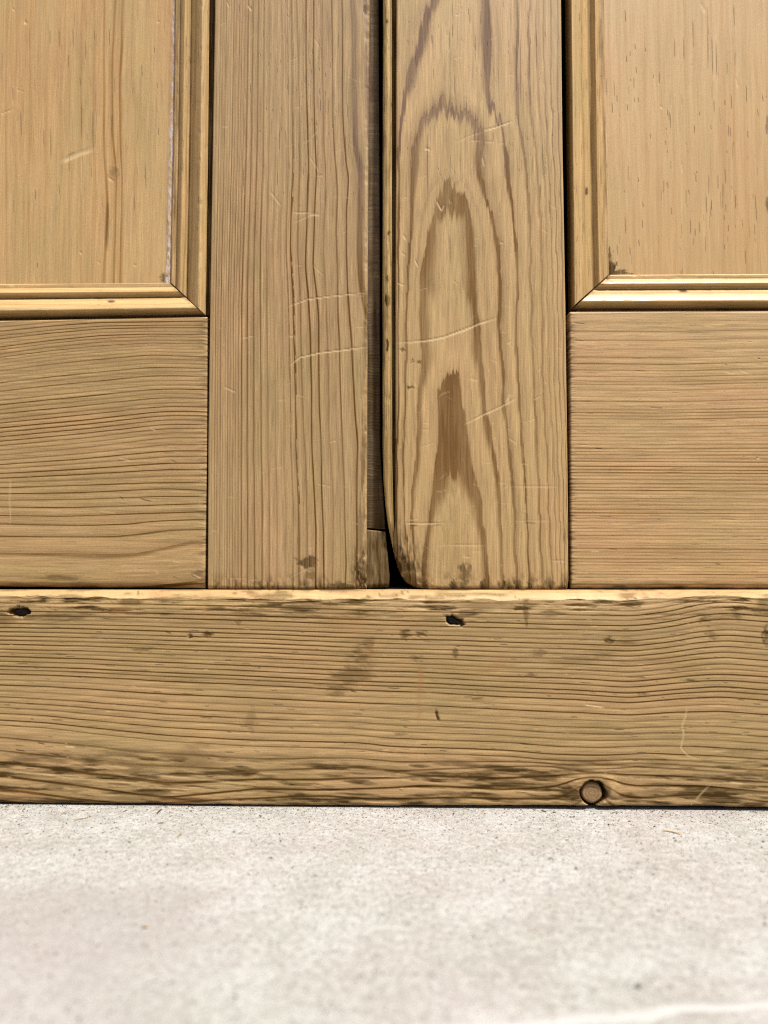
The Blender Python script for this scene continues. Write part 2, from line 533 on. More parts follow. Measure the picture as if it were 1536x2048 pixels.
# ------------------------------------------------------------------ plinth board
PY = -0.012                      # front face of the board the doors stand on
HL = lambda pts, sig=14: smooth_line(pts, sig=sig)

def build_plinth():
    org = (float(wall(768, 1612, PY)[0]), PY, 0.0)
    e = empty('plinth_board', org)
    tag(e, 'long weathered pine board with wavy level grain lying on the concrete under both doors', 'board')
    us = axis(-900, 2400, 2.0, -10, 1546)
    # the board: front face, worn nose, top ledge running under the doors
    vb_l = smooth_line([(-900, 1604), (0, 1607), (290, 1609), (520, 1611), (768, 1613), (1160, 1612), (1400, 1614), (1536, 1616), (2400, 1622)], sig=20)
    vt_l = smooth_line([(-900, 1197), (0, 1196), (230, 1199), (512, 1201), (700, 1203), (900, 1203), (1024, 1204), (1250, 1203), (1360, 1199), (1440, 1194), (1536, 1200), (2400, 1202)], sig=10)
    ts = np.concatenate([[0, .0012, .003, .0055, .009], np.linspace(.013, .985, 200), [.99, .994, .997, 1.0]])
    T, Ug = np.meshgrid(ts, us, indexing='ij')
    rag = 4.5 * fbm(Ug / 40, Ug * 0 + 3.1, 21, 5) + 2.5 * np.clip(fbm(Ug / 90, Ug * 0 + 9.1, 23, 3) - 0.15, 0, 1)
    vt = ev(vt_l, Ug) - 3.5 + rag; vb = ev(vb_l, Ug) + 0.8 * fbm(Ug / 15, Ug * 0, 5, 3)
    Vg = vt + (vb - vt) * T
    # growth rings
    up = HL([(-900, 1200), (0, 1205), (300, 1208), (512, 1213), (800, 1222), (1024, 1226), (1157, 1229), (1270, 1231), (1340, 1222), (1400, 1208), (1460, 1203), (1536, 1210), (2400, 1230)], 16)
    mid = HL([(-900, 1330), (0, 1347), (167, 1352), (300, 1360), (512, 1369), (679, 1378), (845, 1383), (1024, 1393), (1157, 1398), (1257, 1405), (1357, 1397), (1441, 1393), (1536, 1400), (2400, 1420)], 16)
    low = HL([(-900, 1420), (0, 1450), (100, 1457), (233, 1473), (333, 1483), (512, 1493), (712, 1497), (779, 1505), (1024, 1513), (1124, 1522), (1190, 1523), (1290, 1518), (1390, 1523), (1536, 1533), (2400, 1550)], 14)
    l2 = HL([(-900, 1450), (0, 1503), (133, 1517), (267, 1530), (512, 1543), (700, 1536), (800, 1542), (1024, 1533), (1090, 1532), (1157, 1541), (1224, 1538), (1274, 1533), (1536, 1550), (2400, 1570)], 12)
    l3 = HL([(-900, 1480), (0, 1540), (133, 1557), (233, 1572), (330, 1590), (512, 1570), (640, 1575), (850, 1560), (1000, 1572), (1090, 1566), (1150, 1557), (1185, 1554), (1220, 1557), (1280, 1562), (1400, 1565), (1536, 1577), (2400, 1600)], 9)
    l4 = HL([(-900, 1540), (0, 1580), (133, 1597), (250, 1610), (512, 1598), (640, 1592), (760, 1600), (900, 1596), (1090, 1600), (1150, 1598), (1225, 1597), (1300, 1597), (1400, 1590), (1536, 1604), (2400, 1630)], 7)
    R = stack_field([up, mid, low, l2, l3, l4], [0, 17, 26, 28.0, 29.4, 31], Ug, Vg)
    R = R + 0.22 * vnoise(R * 0.8, R * 0 + 1.5, 9) + 0.07 * fbm(Ug / 90, Vg / 25, 12, 3)
    rk = np.hypot((Ug - 1186) * 0.8, Vg - 1586)
    R = R + 1.5 * np.exp(-(rk / 33.0) ** 2)
    dens = np.abs(np.gradient(R, axis=0) / np.maximum(np.gradient(Vg, axis=0), 1e-3))
    rw = np.clip(dens * 2.8, 0.14, 0.38)
    ink = 1.15 + 0.3 * fbm(Ug / 60, Vg / 20, 17, 3)
    lowz = sstep(1500, 1545, Vg + 0.03 * (700 - Ug) * (Ug < 700))
    ink = ink * (1 + 0.1 * lowz)
    rw = rw * (1 + 0.5 * lowz)
    stain_shade = np.zeros_like(R); fleck = np.zeros_like(R); scr = np.zeros_like(R)
    # grime in the lower part, strung out along the grain
    g = fbm(Ug / 60, (Vg - 0.05 * Ug) / 7, 41, 4)
    g_b = fbm(Ug / 260, (Vg - 0.05 * Ug) / 22, 43, 3)
    stain_shade = np.maximum(stain_shade, lowz * np.clip(0.12 + 1.5 * g + 0.5 * g_b, 0, 0.75))
    top = 1 - sstep(1205, 1262, Vg)
    g2 = fbm(Ug / 55, Vg / 5, 44, 4)
    stain_shade = np.maximum(stain_shade, top * np.clip(2.1 * g2 - 0.08, 0, 0.9))
    for (u, v, a, b, s) in [(735, 1292, 14, 14, .4), (722, 1318, 22, 18, .6), (700, 1350, 34, 24, .6), (676, 1382, 26, 11, .55), (286, 1300, 26, 7, .6), (262, 1206, 30, 8, .7), (500, 1238, 40, 9, .25),
                            (120, 1236, 46, 8, .6), (20, 1236, 40, 22, .5), (590, 1216, 44, 8, .75), (660, 1214, 60, 10, .4), (810, 1270, 11, 9, .7), (843, 1269, 12, 5, .7), (908, 1307, 6, 11, .6),
                            (960, 1212, 55, 12, .5), (1050, 1222, 7, 34, .55), (1260, 1212, 16, 6, .75), (1410, 1239, 14, 7, .6), (1472, 1232, 12, 10, .55), (1218, 1281, 9, 6, .9), (1240, 1287, 26, 4, .5),
                            (1075, 1308, 18, 7, .5), (1200, 1312, 30, 7, .4), (1140, 1325, 60, 14, .3), (1423, 1273, 14, 7, .45), (1534, 1272, 8, 16, .8), (1530, 1212, 26, 14, .55), (832, 1318, 12, 6, .5),
                            (380, 1512, 40, 24, .35), (500, 1440, 12, 24, .28), (376, 1529, 30, 10, .4), (270, 1540, 40, 9, .5), (70, 1518, 60, 10, .6), (100, 1545, 70, 9, .75), (130, 1570, 50, 10, .5),
                            (280, 1598, 40, 10, .55), (1310, 1583, 22, 9, .55), (1320, 1530, 40, 7, .4), (1480, 1503, 40, 7, .4), (1480, 1560, 60, 6, .5), (1060, 1575, 70, 10, .45), (760, 1545, 80, 8, .4), (560, 1580, 60, 9, .4),
                            (415, 1269, 10, 5, .8), (380, 1272, 5, 5, .9), (475, 1245, 8, 6, .5), (1378, 1362, 16, 4, .5), (1285, 1389, 10, 4, .4), (955, 1398, 12, 3, .6), (800, 1470, 14, 3, .5), (1062, 1352, 10, 5, .45)]:
        blob(stain_shade, Ug, Vg, u, v, a * 1.15, b * 1.15, s * (0.72 if a > 15 else 0.85), 0.5, int(u), 0.85)
    seg_mask(stain_shade, Ug, Vg, [(872, 1420), (874, 1432), (878, 1442)], 2.6, .8)
    for (u, v, l) in [(30, 1500, 20), (75, 1486, 14), (100, 1508, 20), (1380, 1493, 60), (1480, 1556, 40), (700, 1382, 12), (330, 1264, 12)]:
        seg_mask(fleck, Ug, Vg, [(u, v), (u + l, v + 3)], 1.3, .8)
    for i in range(260):
        u = rng.uniform(0, 1536); v = rng.uniform(1205, 1600); l = rng.uniform(4, 26)
        v0 = v + 0.03 * l
        seg_mask(fleck, Ug, Vg, [(u, v), (u + l, v0)], 1.0, rng.uniform(.25, .8))
    for pts, s in [([(1168, 1409), (1190, 1412), (1208, 1414)], .9), ([(1375, 1412), (1372, 1430), (1365, 1450), (1368, 1470), (1362, 1495), (1375, 1510), (1395, 1518)], .55), ([(130, 1492), (150, 1494)], .7),
                   ([(1420, 1570), (1405, 1585), (1392, 1600)], .5), ([(765, 1500), (780, 1498)], .5), ([(1460, 1564), (1486, 1566)], .5), ([(700, 1549), (860, 1556)], .35), ([(240, 1544), (420, 1560), (512, 1568)], .4), ([(0, 1541), (90, 1548), (170, 1560)], .45)]:
        seg_mask(scr, Ug, Vg, pts, 1.6, s)
    for i in range(60):
        u = rng.uniform(0, 1536); v = rng.uniform(1215, 1595); l = rng.uniform(3, 14)
        seg_mask(scr, Ug, Vg, [(u, v), (u + l, v + rng.uniform(-1, 2))], 0.9, rng.uniform(.2, .5))
    ink = ink * (0.5 + 0.5 * sstep(30, 75, np.hypot(Ug - 1185, (Vg - 1587) * 1.3)))
    rust = np.zeros_like(R)
    for (u, v, a, b, sx) in [(842, 1350, 8, 60, .5), (838, 1410, 7, 40, .35), (1000, 1330, 36, 16, .4), (960, 1340, 30, 20, .25), (410, 1222, 8, 20, .4), (700, 1250, 40, 30, .25), (740, 1310, 26, 40, .25), (1300, 1320, 60, 16, .25), (240, 1222, 26, 8, .4), (40, 1590, 60, 14, .3), (360, 1600, 60, 8, .35)]:
        blob(rust, Ug, Vg, u, v, a, b, sx, 0.4, int(u) + 3, 0.9)
    # relief
    Y = np.full_like(R, PY)
    dpx = Vg - vt; bpx = vb - Vg
    Y += round_edge(bpx * PX, 0.0022)
    Y += 0.0011 * (1 - sstep(0, 26, dpx)) * (1 + 0.7 * fbm(Ug / 30, Ug * 0, 8, 3))
    Y += -0.00035 * fbm(Ug / 160, Vg / 60, 30, 3)
    Y += stain_shade * 0.00045
    Y += scr * 0.0002
    f = R - np.floor(R)
    # nail holes and the ring crack about the knot
    def hole(u, v, ru, rv, depth, ang=0.0, rg=0.25):
        ca, sa = math.cos(ang), math.sin(ang)
        du = (Ug - u) * ca + (Vg - v) * sa; dv = -(Ug - u) * sa + (Vg - v) * ca
        r = np.hypot(du / ru, dv / rv) + rg * fbm(Ug / 9, Vg / 7, int(u), 2)
        m = 1 - sstep(0.72, 1.05, r)
        return m * depth, m
    for (u, v, ru, rv, ang) in [(39, 1224, 22, 10.5, -0.05), (906, 1241, 22, 11, 0.4)]:
        d, m = hole(u, v, ru, rv, 0.0042, ang, 0.55)
        Y += d
        stain_shade = np.maximum(stain_shade, 0.92 * m)
    ku, kv = 1185, 1587
    rr = np.hypot(Ug - ku - 1.0, (Vg - kv + 1.5) * 1.0) + 3.2 * fbm(Ug / 14, Vg / 14, 77, 3)
    km = 1 - sstep(25.0, 27.0, rr)
    side = np.exp(-(((Ug - 1210) / 6.0) ** 2 + ((Vg - 1589) / 9.0) ** 2))
    Y += 0.0085 * km + 0.006 * side
    stain_shade = np.maximum(stain_shade, np.maximum(0.98 * km, np.clip(1.5 * side, 0, .97)))  # crack about the knot blackened: its shade is put into the colour
    halo = np.exp(-((rr - 33) / 5.0) ** 2)
    stain_shade = np.maximum(stain_shade, 0.25 * halo * (0.6 + fbm(Ug / 10, Vg / 10, 5, 2)))
    Y += -0.0012 * np.exp(-((rr - 34) / 16.0) ** 2) * (rr > 25)
    # top ledge: from the ragged front arris up over the worn nose to under the doors
    n2 = 14
    x0, z0 = wall(Ug[0], Vg[0], PY)
    lt = np.linspace(0, 1, n2 + 1)[1:]
    # height of the ledge where the doors stand
    _, zt = wall(768, 1179.5, -0.0008)
    zt = float(zt)
    ledge = []
    Yf = Y[0]
    for t in lt:
        yy = Yf + (0.045 - Yf) * t ** 1.7
        rise = np.clip((yy - Yf) / (0.0 - Yf), 0, 1)
        zz = z0 + (zt - z0) * (1 - (1 - rise) ** 1.8) + 0.0005 * fbm(Ug[0] / 40, Ug[0] * 0 + t * 6, 14, 3) * (yy < -0.003)
        ledge.append(np.stack([x0, yy, zz], -1))
    ledge = np.array(ledge[::-1])                      # back row first
    xf, zf = wall(Ug, Vg, PY)
    front = np.stack([xf, Y, zf], -1)
    zmin = front[-1, :, 2].min()
    allc = np.concatenate([ledge, front], 0)
    nr, nu = allc.shape[:2]
    # underside strip back to the rear
    und = front[-1].copy(); und[:, 1] = 0.045; und[:, 2] = gz(und[:, 0]) + 0.0001
    allc = np.concatenate([allc, und[None]], 0)
    nr += 1
    idx = np.arange(nr * nu).reshape(nr, nu)
    q = np.stack([idx[:-1, :-1], idx[1:, :-1], idx[1:, 1:], idx[:-1, 1:]], -1).reshape(-1, 4)
    rear = np.stack([idx[-1, :-1], idx[0, :-1], idx[0, 1:], idx[-1, 1:]], -1)
    ends = [idx[:, 0][None, ::-1], idx[:, -1][None, :]]
    def ext(A, a, b):
        A = np.asarray(A, float)
        return np.concatenate([np.repeat(A[:1], n2, 0) * a, A, np.repeat(A[-1:], 1, 0) * b], 0)
    # ledge has its own rings (end of the same growth), pores and dark cracks
    Rl = ext(R, 1, 1)
    tt = lt[::-1][:, None]
    Rl[:n2] = R[:1] - 0.4 - 1.6 * tt + 0.3 * fbm(np.repeat(Ug[:1], n2, 0) / 120, tt * 3 + 0 * Ug[:1], 3, 3)
    inkl = ext(ink, 0.35, 1); rwl = ext(rw, 1, 1); stl = ext(stain_shade, 0.0, 1); fll = ext(fleck, 0, 1); scl = ext(scr, 0, 1)
    ul = np.repeat(Ug[:1], n2, 0)
    cr = fbm(ul / 70, tt * 9 + 0 * ul, 61, 4)
    cr2 = fbm(ul / 120, tt * 7 + 0 * ul, 63, 4)
    stl[:n2] = np.maximum(np.clip((cr - 0.10) * 4, 0, .8), 0.95 * np.exp(-(cr2 / 0.022) ** 2) * (fbm(ul / 80, tt + 0 * ul, 65, 2) > 0.02)) * (tt < 0.75)
    rul = ext(rust, 0, 1)
    rul[:n2] = np.clip(0.7 * fbm(ul / 120, tt * 2 + 0 * ul, 67, 3) + 0.12, 0, .4)
    scl[:n2] = 0.22 + 0.3 * np.clip(fbm(ul / 200, tt * 2 + 0 * ul, 69, 3) + 0.3 * sstep(500, 1200, ul), 0, 1)  # ledge paled all over: sunlit brightness put into the colour
    attrs = dict(ring=Rl, rw=rwl, ink=inkl, stain_shade=stl, fleck=fll, scratch_lit=scl, paint=np.zeros_like(Rl), cool=np.zeros_like(Rl), rust=rul)
    board = raw_mesh('board_face', allc.reshape(-1, 3), [q, rear] + ends, M_plinth, e,
                     np.concatenate([np.ones(len(q), bool), np.zeros(len(rear) + 2, bool)]), {k: a.ravel() for k, a in attrs.items()}, org)
    # knot plug
    nr_, na = 12, 48
    P = []; A = []
    for i in range(nr_ + 1):
        for j in range(na):
            a = 2 * math.pi * j / na
            r = 20.2 * i / nr_ * (1 + 0.035 * math.sin(2 * a + 1) + 0.02 * math.sin(5 * a))
            u, v = ku + r * math.cos(a) * 1.02, kv - 0.5 + r * math.sin(a) * 1.06
            x, z = wall(u, v, PY)
            t = i / nr_
            y = PY + 0.0008 + 0.0012 * t ** 14 + 0.0002 * float(fbm(np.array(u / 5), np.array(v / 5), 3, 2))
            P.append((float(x), y, float(z))); A.append(t * 3.3)
    for j in range(na):
        p = P[nr_ * na + j]
        P.append((p[0], PY + 0.0105, p[2])); A.append(3.3)
    i = np.arange((nr_ + 2) * na).reshape(nr_ + 2, na)
    i2 = np.concatenate([i, i[:, :1]], 1)
    q = np.stack([i2[:-1, :-1], i2[:-1, 1:], i2[1:, 1:], i2[1:, :-1]], -1).reshape(-1, 4)[:, ::-1]
    z_ = np.zeros(len(P))
    kn = raw_mesh('knot', P, [q], M_knot, e, None, dict(ring=A, rw=z_ + .4, ink=z_ + .5, stain_shade=z_ + 0.1, fleck=z_, scratch_lit=z_ + .05, paint=z_), org)
    tag(kn, 'round loose brown knot with a dark crack about it')
    # nails
    for (u, v, ru, rv, ang, lb) in [(39, 1225, 17, 7.5, -0.05, 'black nail head sunk in the board, left'), (907, 1242, 17, 8, 0.4, 'black nail head sunk in the board, middle')]:
        P = []; na = 22; prof = [(1.0, 0.0050), (0.96, 0.0036), (0.8, 0.0029), (0.4, 0.0026), (0.0, 0.0025)]
        for s, y in prof:
            for j in range(na):
                a = 2 * math.pi * j / na
                k = 1 + 0.13 * math.sin(3 * a + u) + 0.07 * math.sin(7 * a)
                du, dv = ru * s * k * math.cos(a), rv * s * k * math.sin(a)
                x, z = wall(u + du * math.cos(ang) - dv * math.sin(ang), v + du * math.sin(ang) + dv * math.cos(ang), PY)
                P.append((float(x), PY + y + 0.00025 * math.sin(j * 2.1 + s * 9), float(z)))
        i = np.arange(len(prof) * na).reshape(len(prof), na)
        i2 = np.concatenate([i, i[:, :1]], 1)
        q = np.stack([i2[:-1, :-1], i2[:-1, 1:], i2[1:, 1:], i2[1:, :-1]], -1).reshape(-1, 4)
        raw_mesh('nail', P, [q], M_iron, e, None, None, org)
    return e
PLINTH = build_plinth()
_, ZT = wall(768, 1179.5, -0.0008)
ZT = float(ZT)

# ------------------------------------------------------------------ door pieces
def field_grid(u0, u1, v0, v1, uL, uR, vT, vB, step=2.0, wl=9, wv=9, su=None):
    """rows by columns of photograph positions between four (slightly crooked) edges"""
    ua = with_edges(axis(u0, u1, su or step, -6, 1542), wl)
    va = with_edges(axis(v0, v1, step, -6, 1700), wv)
    s = (ua - u0) / (u1 - u0); t = (va - v0) / (v1 - v0)
    T, S = np.meshgrid(t, s, indexing='ij')
    Um = u0 + (u1 - u0) * S
    Vt = vT(Um); Vb = vB(Um)
    V = Vt + (Vb - Vt) * T
    L = uL(V); Rr = uR(V)
    U = L + (Rr - L) * S
    return U, V, (U - L), (Rr - U), (V - Vt), (Vb - V)

def lin(*pts):
    p = np.array(sorted(pts), float)
    def f(x):
        y = np.interp(x, p[:, 0], p[:, 1])
        # carry the end slopes on past the frame
        s0 = (p[1, 1] - p[0, 1]) / (p[1, 0] - p[0, 0]); s1 = (p[-1, 1] - p[-2, 1]) / (p[-1, 0] - p[-2, 0])
        return y + np.minimum(x - p[0, 0], 0) * s0 + np.maximum(x - p[-1, 0], 0) * s1
    return f
const = lambda c: (lambda x: np.full(np.shape(x), float(c)))
TOPV = -620.0

def dashes(M, U, V, n, box, lmin, lmax, seed, s=(.4, 1.0), wd=1.0, clus=None, vert=True):
    r = np.random.default_rng(seed)
    for i in range(n):
        if clus is not None and r.random() < 0.6:
            c = clus[r.integers(len(clus))]
            u = r.normal(c[0], c[2]); v = r.normal(c[1], c[3])
        else:
            u = r.uniform(box[0], box[1]); v = r.uniform(box[2], box[3])
        l = lmin + (lmax - lmin) * r.random() ** 2.2
        k = r.uniform(*s)
        if vert:
            seg_mask(M, U, V, [(u, v), (u + r.normal(0, .6), v + l)], wd * 0.75, k * 0.8)
        else:
            seg_mask(M, U, V, [(u, v), (u + l, v + r.normal(0, .8))], wd * 0.8, k * 0.8)

def Z(U):
    return np.zeros_like(U)

# profile of the panel mouldings: (position across 0..1 from panel to frame, depth in mm behind the frame face)
PROF = [(0.0, 13.5), (0.004, 10.8), (0.018, 10.2), (0.07, 10.2), (0.135, 10.3), (0.145, 9.8), (0.17, 8.5), (0.205, 7.3), (0.24, 6.6), (0.262, 6.5), (0.275, 6.7), (0.31, 7.4), (0.36, 8.6), (0.405, 9.4), (0.425, 9.6),
        (0.432, 9.0), (0.47, 7.3), (0.53, 5.25), (0.60, 3.2), (0.67, 1.55), (0.72, 0.72), (0.745, 0.44), (0.760, 0.36), (0.775, 0.5), (0.79, 0.95), (0.82, 2.2), (0.87, 4.2), (0.92, 6.2), (0.96, 7.8), (1.0, 9.4)]
PW = np.array([p[0] for p in PROF]); PD = np.array([p[1] for p in PROF])
WS = np.unique(np.concatenate([PW, np.linspace(0, 1, 60)]))
PDS = np.interp(WS, PW, PD)

def moulding_v(name, e, org, inner, outer, end, seed, tail=None):
    """upright run: inner/outer edges as functions of v; end(t) gives the mitre"""
    ws, pd = WS, PDS
    if tail:
        ws = np.concatenate([WS, 1 + np.array([0.005, 0.08, 0.16])])
        pd = np.concatenate([PDS, [tail, tail + 0.1, tail + 0.3]])
    r = axis(TOPV, 640, 5.0, -6, 700)
    rr = (r - r[0]) / (r[-1] - r[0])
    T, W = np.meshgrid(rr, ws, indexing='ij')
    V = TOPV + (end(np.minimum(W, 1.0)) - TOPV) * T
    a = inner(V); b = outer(V)
    U = a + (b - a) * W
    Wp = np.where(W <= 1, np.interp(W, [0, .145, .48, .80, 1], [0, .14, .43, .77, .86]), W)
    Y = np.interp(Wp, ws, pd) * MM
    Y = Y + 0.00012 * fbm(V / 60, W * 3, seed, 3) + 0.00025 * np.clip(fbm(V / 14, W * 5, seed + 3, 3) - 0.25, 0, 1)
    R = W * 5 + 0.8 * fbm(V / 300, W * 2, seed, 2)
    st = Z(U); fl = Z(U); sc = Z(U); pt = Z(U)
    sc = np.clip(0.7 * np.exp(-((Wp - 0.77) / 0.03) ** 2) * (0.2 + 1.8 * fbm(V / 26, W * 3, seed + 11, 4)), 0, .6)
    Y = Y + 0.0012 * np.clip(fbm(V / 11, W * 4, seed + 13, 3) - 0.33, 0, 1)
    quirk = np.exp(-((Wp - 0.425) / 0.026) ** 2)
    st = np.maximum(st, np.where(W > 1.002, 0.75, 0.0))  # gap beside the stile: its shade is put into the colour
    st = np.maximum(st, 0.45 * (W < 0.15) * np.clip(0.4 + 1.3 * fbm(V / 60, W * 20, seed + 5, 3), 0, 1))  # fillet and its inner corner: stepped shading put into the colour
    st = np.maximum(st, 0.5 * np.exp(-((W - 0.155) / 0.012) ** 2))
    st = np.maximum(st, 0.75 * quirk * (0.7 + 0.5 * fbm(V / 40, W * 0, seed, 2)))  # shade of the groove put into the colour
    dashes(fl, U, V, 70, (float(np.min(U)), float(np.max(U)), 0, 600), 6, 40, seed, (.3, .8), 0.9)
    return slab(name, U, V, Y, Y, 0.016, M_mould_v, e, dict(ring=R, rw=Z(U) + .3, ink=Z(U) + .35, stain_shade=st, fleck=fl, scratch_lit=sc, paint=pt), org), (U, V, W)

def moulding_h(name, e, org, inner, outer, end, far, seed, holes=()):
    r = np.abs(axis(0, abs(far - end(0.5)), 5.0, 0, 700, 30))
    rr = r / r[-1]
    W, T = np.meshgrid(WS, rr, indexing='ij')
    if far < 0:
        U = far + (end(W) - far) * (1 - T)
        U = U[:, ::-1]
    else:
        U = end(W) + (far - end(W)) * T
    a = inner(U); b = outer(U)
    V = a + (b - a) * W
    Y = np.interp(W, WS, PDS) * MM
    Y = Y + 0.00012 * fbm(U / 60, W * 3, seed, 3) + 0.0003 * np.clip(fbm(U / 16, W * 6, seed + 3, 3) - 0.25, 0, 1)
    R = W * 5 + 0.8 * fbm(U / 300, W * 2, seed, 2)
    st = Z(U); fl = Z(U)
    sc = np.clip(0.7 * np.exp(-((W - 0.76) / 0.03) ** 2) * (0.2 + 1.8 * fbm(U / 26, W * 3, seed + 11, 4)), 0, .6)
    Y = Y + 0.0012 * np.clip(fbm(U / 11, W * 4, seed + 13, 3) - 0.33, 0, 1)
    st = np.maximum(st, 0.6 * np.exp(-(np.abs(U - end(W)) / 7.0) ** 2) * np.clip(0.4 + 1.5 * fbm(U / 5, V / 5, seed + 15, 3), 0, 1))
    quirk = np.exp(-((W - 0.428) / 0.016) ** 2)
    st = np.maximum(st, 0.6 * quirk)  # groove between the beads: shade put into the colour
    st = np.maximum(st, 0.55 * sstep(0.93, 1.0, W) + 0.3 * (W > 0.8) * np.clip(fbm(U / 50, W * 8, seed + 9, 3), 0, 1))  # underside towards the rail: shade put into the colour
    dashes(fl, U, V, 40, (float(np.min(U)), float(np.max(U)), float(np.min(V)), float(np.max(V))), 5, 24, seed, (.25, .6), 0.8, vert=False)
    for (u, v, rw_) in holes:
        seg_mask(fl, U, V, [(u - rw_, v), (u + rw_, v)], 2.6, 1.0, False)
        Y += 0.0012 * np.clip(fl - 0.6, 0, 1) * (np.hypot((U - u) / 8, (V - v) / 4) < 1)
    return slab(name, U, V, Y, Y, 0.016, M_mould_h, e, dict(ring=R, rw=Z(U) + .3, ink=Z(U) + .35, stain_shade=st, fleck=fl, scratch_lit=sc, paint=Z(U)), org)

# ------------------------------------------------------------------ left door
def build_left_door():
    org = (float(wall(570, 1179, 0)[0]), 0.0, ZT)
    e = empty('door', org)
    tag(e, 'left stripped pine cupboard door, its meeting stile straight-grained with many close upright lines', 'door', kind='thing')

    # ---- meeting stile
    vbL = lin((410, 1178.5), (735, 1179.5))
    U, V, dl, dr, dt, db = field_grid(420, 735, TOPV, 1179, lin((0, 430), (300, 425), (600, 420), (900, 416), (1180, 415)), lin((0, 739), (300, 736.5), (600, 735), (1180, 733)), const(TOPV), vbL, 2.4, su=1.4)
    lines = [
        [(0, 430), (600, 420), (1180, 415)],
        [(0, 497), (300, 492), (600, 483), (900, 482), (1180, 482)],
        [(0, 583), (133, 585), (333, 587), (433, 583), (500, 582), (600, 587), (680, 589), (777, 592), (900, 593), (1000, 598), (1180, 598)],
        [(0, 593), (100, 597), (333, 600), (400, 597), (500, 595), (583, 600), (680, 602), (727, 603), (860, 607), (927, 612), (993, 613), (1077, 615), (1180, 613)],
        [(0, 612), (133, 612), (267, 615), (333, 617), (400, 615), (483, 612), (533, 610), (583, 615), (667, 620), (777, 622), (893, 623), (977, 628), (1060, 632), (1180, 630)],
        [(0, 627), (100, 627), (200, 628), (283, 630), (350, 633), (400, 630), (467, 627), (533, 625), (567, 630), (633, 637), (677, 637), (810, 638), (893, 642), (977, 643), (1060, 647), (1180, 648)],
        [(0, 645), (150, 645), (267, 647), (333, 650), (383, 652), (467, 647), (500, 647), (600, 652), (680, 655), (760, 657), (860, 658), (927, 663), (993, 667), (1077, 667), (1180, 665)],
        [(0, 663), (117, 665), (233, 665), (300, 668), (350, 673), (383, 675), (467, 672), (533, 675), (633, 675), (680, 678), (777, 680), (860, 683), (943, 687), (1077, 690), (1127, 692), (1180, 690)],
        [(0, 683), (67, 685), (133, 685), (233, 685), (283, 688), (330, 692), (353, 697), (417, 693), (500, 693), (567, 695), (633, 698), (680, 702), (747, 705), (827, 710), (893, 715), (943, 713), (1050, 714), (1180, 712)],
        [(0, 702), (50, 706), (100, 707), (150, 706), (233, 708), (293, 708), (320, 715), (350, 720), (417, 718), (500, 717), (567, 720), (620, 733), (700, 745), (1180, 750)],
    ]
    R = stack_field([smooth_line(l, sig=10) for l in lines], [-20, -8, 0, 1, 2, 3, 4, 5, 6, 7], V, U)
    fineR = np.clip(-R, 0, 20)
    R = R + np.where(R < 0, 0.22, 0.0) * vnoise(R * 0.9, R * 0, 4) + 0.05 * fbm(U / 14, V / 130, 6, 3)
    dens = np.clip(np.abs(np.gradient(R, axis=1) / np.maximum(np.gradient(U, axis=1), 1e-3)), 0, 1)
    rw = np.clip(dens * 3.5, 0.13, 0.38)
    rw = np.where(R > 6.6, 0.55, rw)
    ink = 1.0 + 0.3 * fbm(U / 20, V / 160, 8, 3)
    ink = ink * np.where(R < -1, 0.62 + 0.2 * vnoise(R * 0.35, R * 0 + 4, 3), 1.0)
    ink = ink * (0.72 + 0.28 * sstep(60, 520, V))
    st, fl, sc, pt = Z(U), Z(U), Z(U), Z(U)
    for pts, s, w in [([(577, 613), (612, 600), (660, 593), (735, 586)], .85, 1.3), ([(580, 731), (600, 715), (640, 706), (690, 700), (733, 694)], 1.0, 1.5), ([(448, 774), (472, 785)], .8, 1.3), ([(540, 383), (562, 412)], .5, 2.2),
                      ([(585, 425), (640, 428)], .6, 1.6), ([(610, 432), (640, 430)], .6, 1.2), ([(590, 445), (635, 425)], .4, 1.4), ([(618, 312), (640, 345)], .4, 1.2), ([(630, 350), (646, 352)], .5, 1.0), ([(578, 674), (590, 671)], .6, 1.4),
                      ([(636, 968), (662, 974)], .5, 1.0), ([(660, 884), (672, 882)], .6, 1.4), ([(625, 530), (648, 552)], .4, 1.0), ([(420, 1063), (436, 1060)], .4, 1.0), ([(628, 76), (640, 96)], .4, 1.0), ([(482, 677), (508, 672)], .5, 1.3), ([(495, 10), (504, 22)], .7, 2.0), ([(453, 4), (458, 14)], .6, 1.6),
                      ([(460, 1157), (520, 1160)], .35, 1.0), ([(570, 1160), (620, 1135)], .3, 1.0)]:
        seg_mask(sc, U, V, pts, w * 0.75, s * 0.9)
        seg_mask(fl, U, V, [(a_ + 0.6, b_ - 2.2) for a_, b_ in pts], 0.8, s * 0.3)
    r5 = np.random.default_rng(5)
    for i in range(70):
        u, v = r5.uniform(425, 730), r5.uniform(0, 1175); a = r5.normal(-.3, .6); l = r5.uniform(3, 22)
        seg_mask(sc, U, V, [(u, v), (u + l * math.cos(a), v + l * math.sin(a))], 0.9, r5.uniform(.12, .4))
    # chipped right arris and worn bottom
    chip = np.exp(-(dr / 3.2) ** 2) * np.clip(0.5 + 1.4 * fbm(V / 18, V * 0 + 2, 15, 3), 0, 1)
    sc = np.maximum(sc, 0.55 * chip * np.clip(0.4 + 1.5 * vnoise(U / 1.6, V / 5, 77), 0, 1))
    blob(st, U, V, 614, 1125, 20, 14, .65, .5, 3); blob(st, U, V, 622, 1150, 12, 10, .45, .5, 4)
    blob(st, U, V, 722, 1150, 14, 34, .6, .5, 5); blob(st, U, V, 700, 1174, 60, 7, .6, .5, 6); blob(st, U, V, 722, 1060, 9, 60, .35, .5, 8)
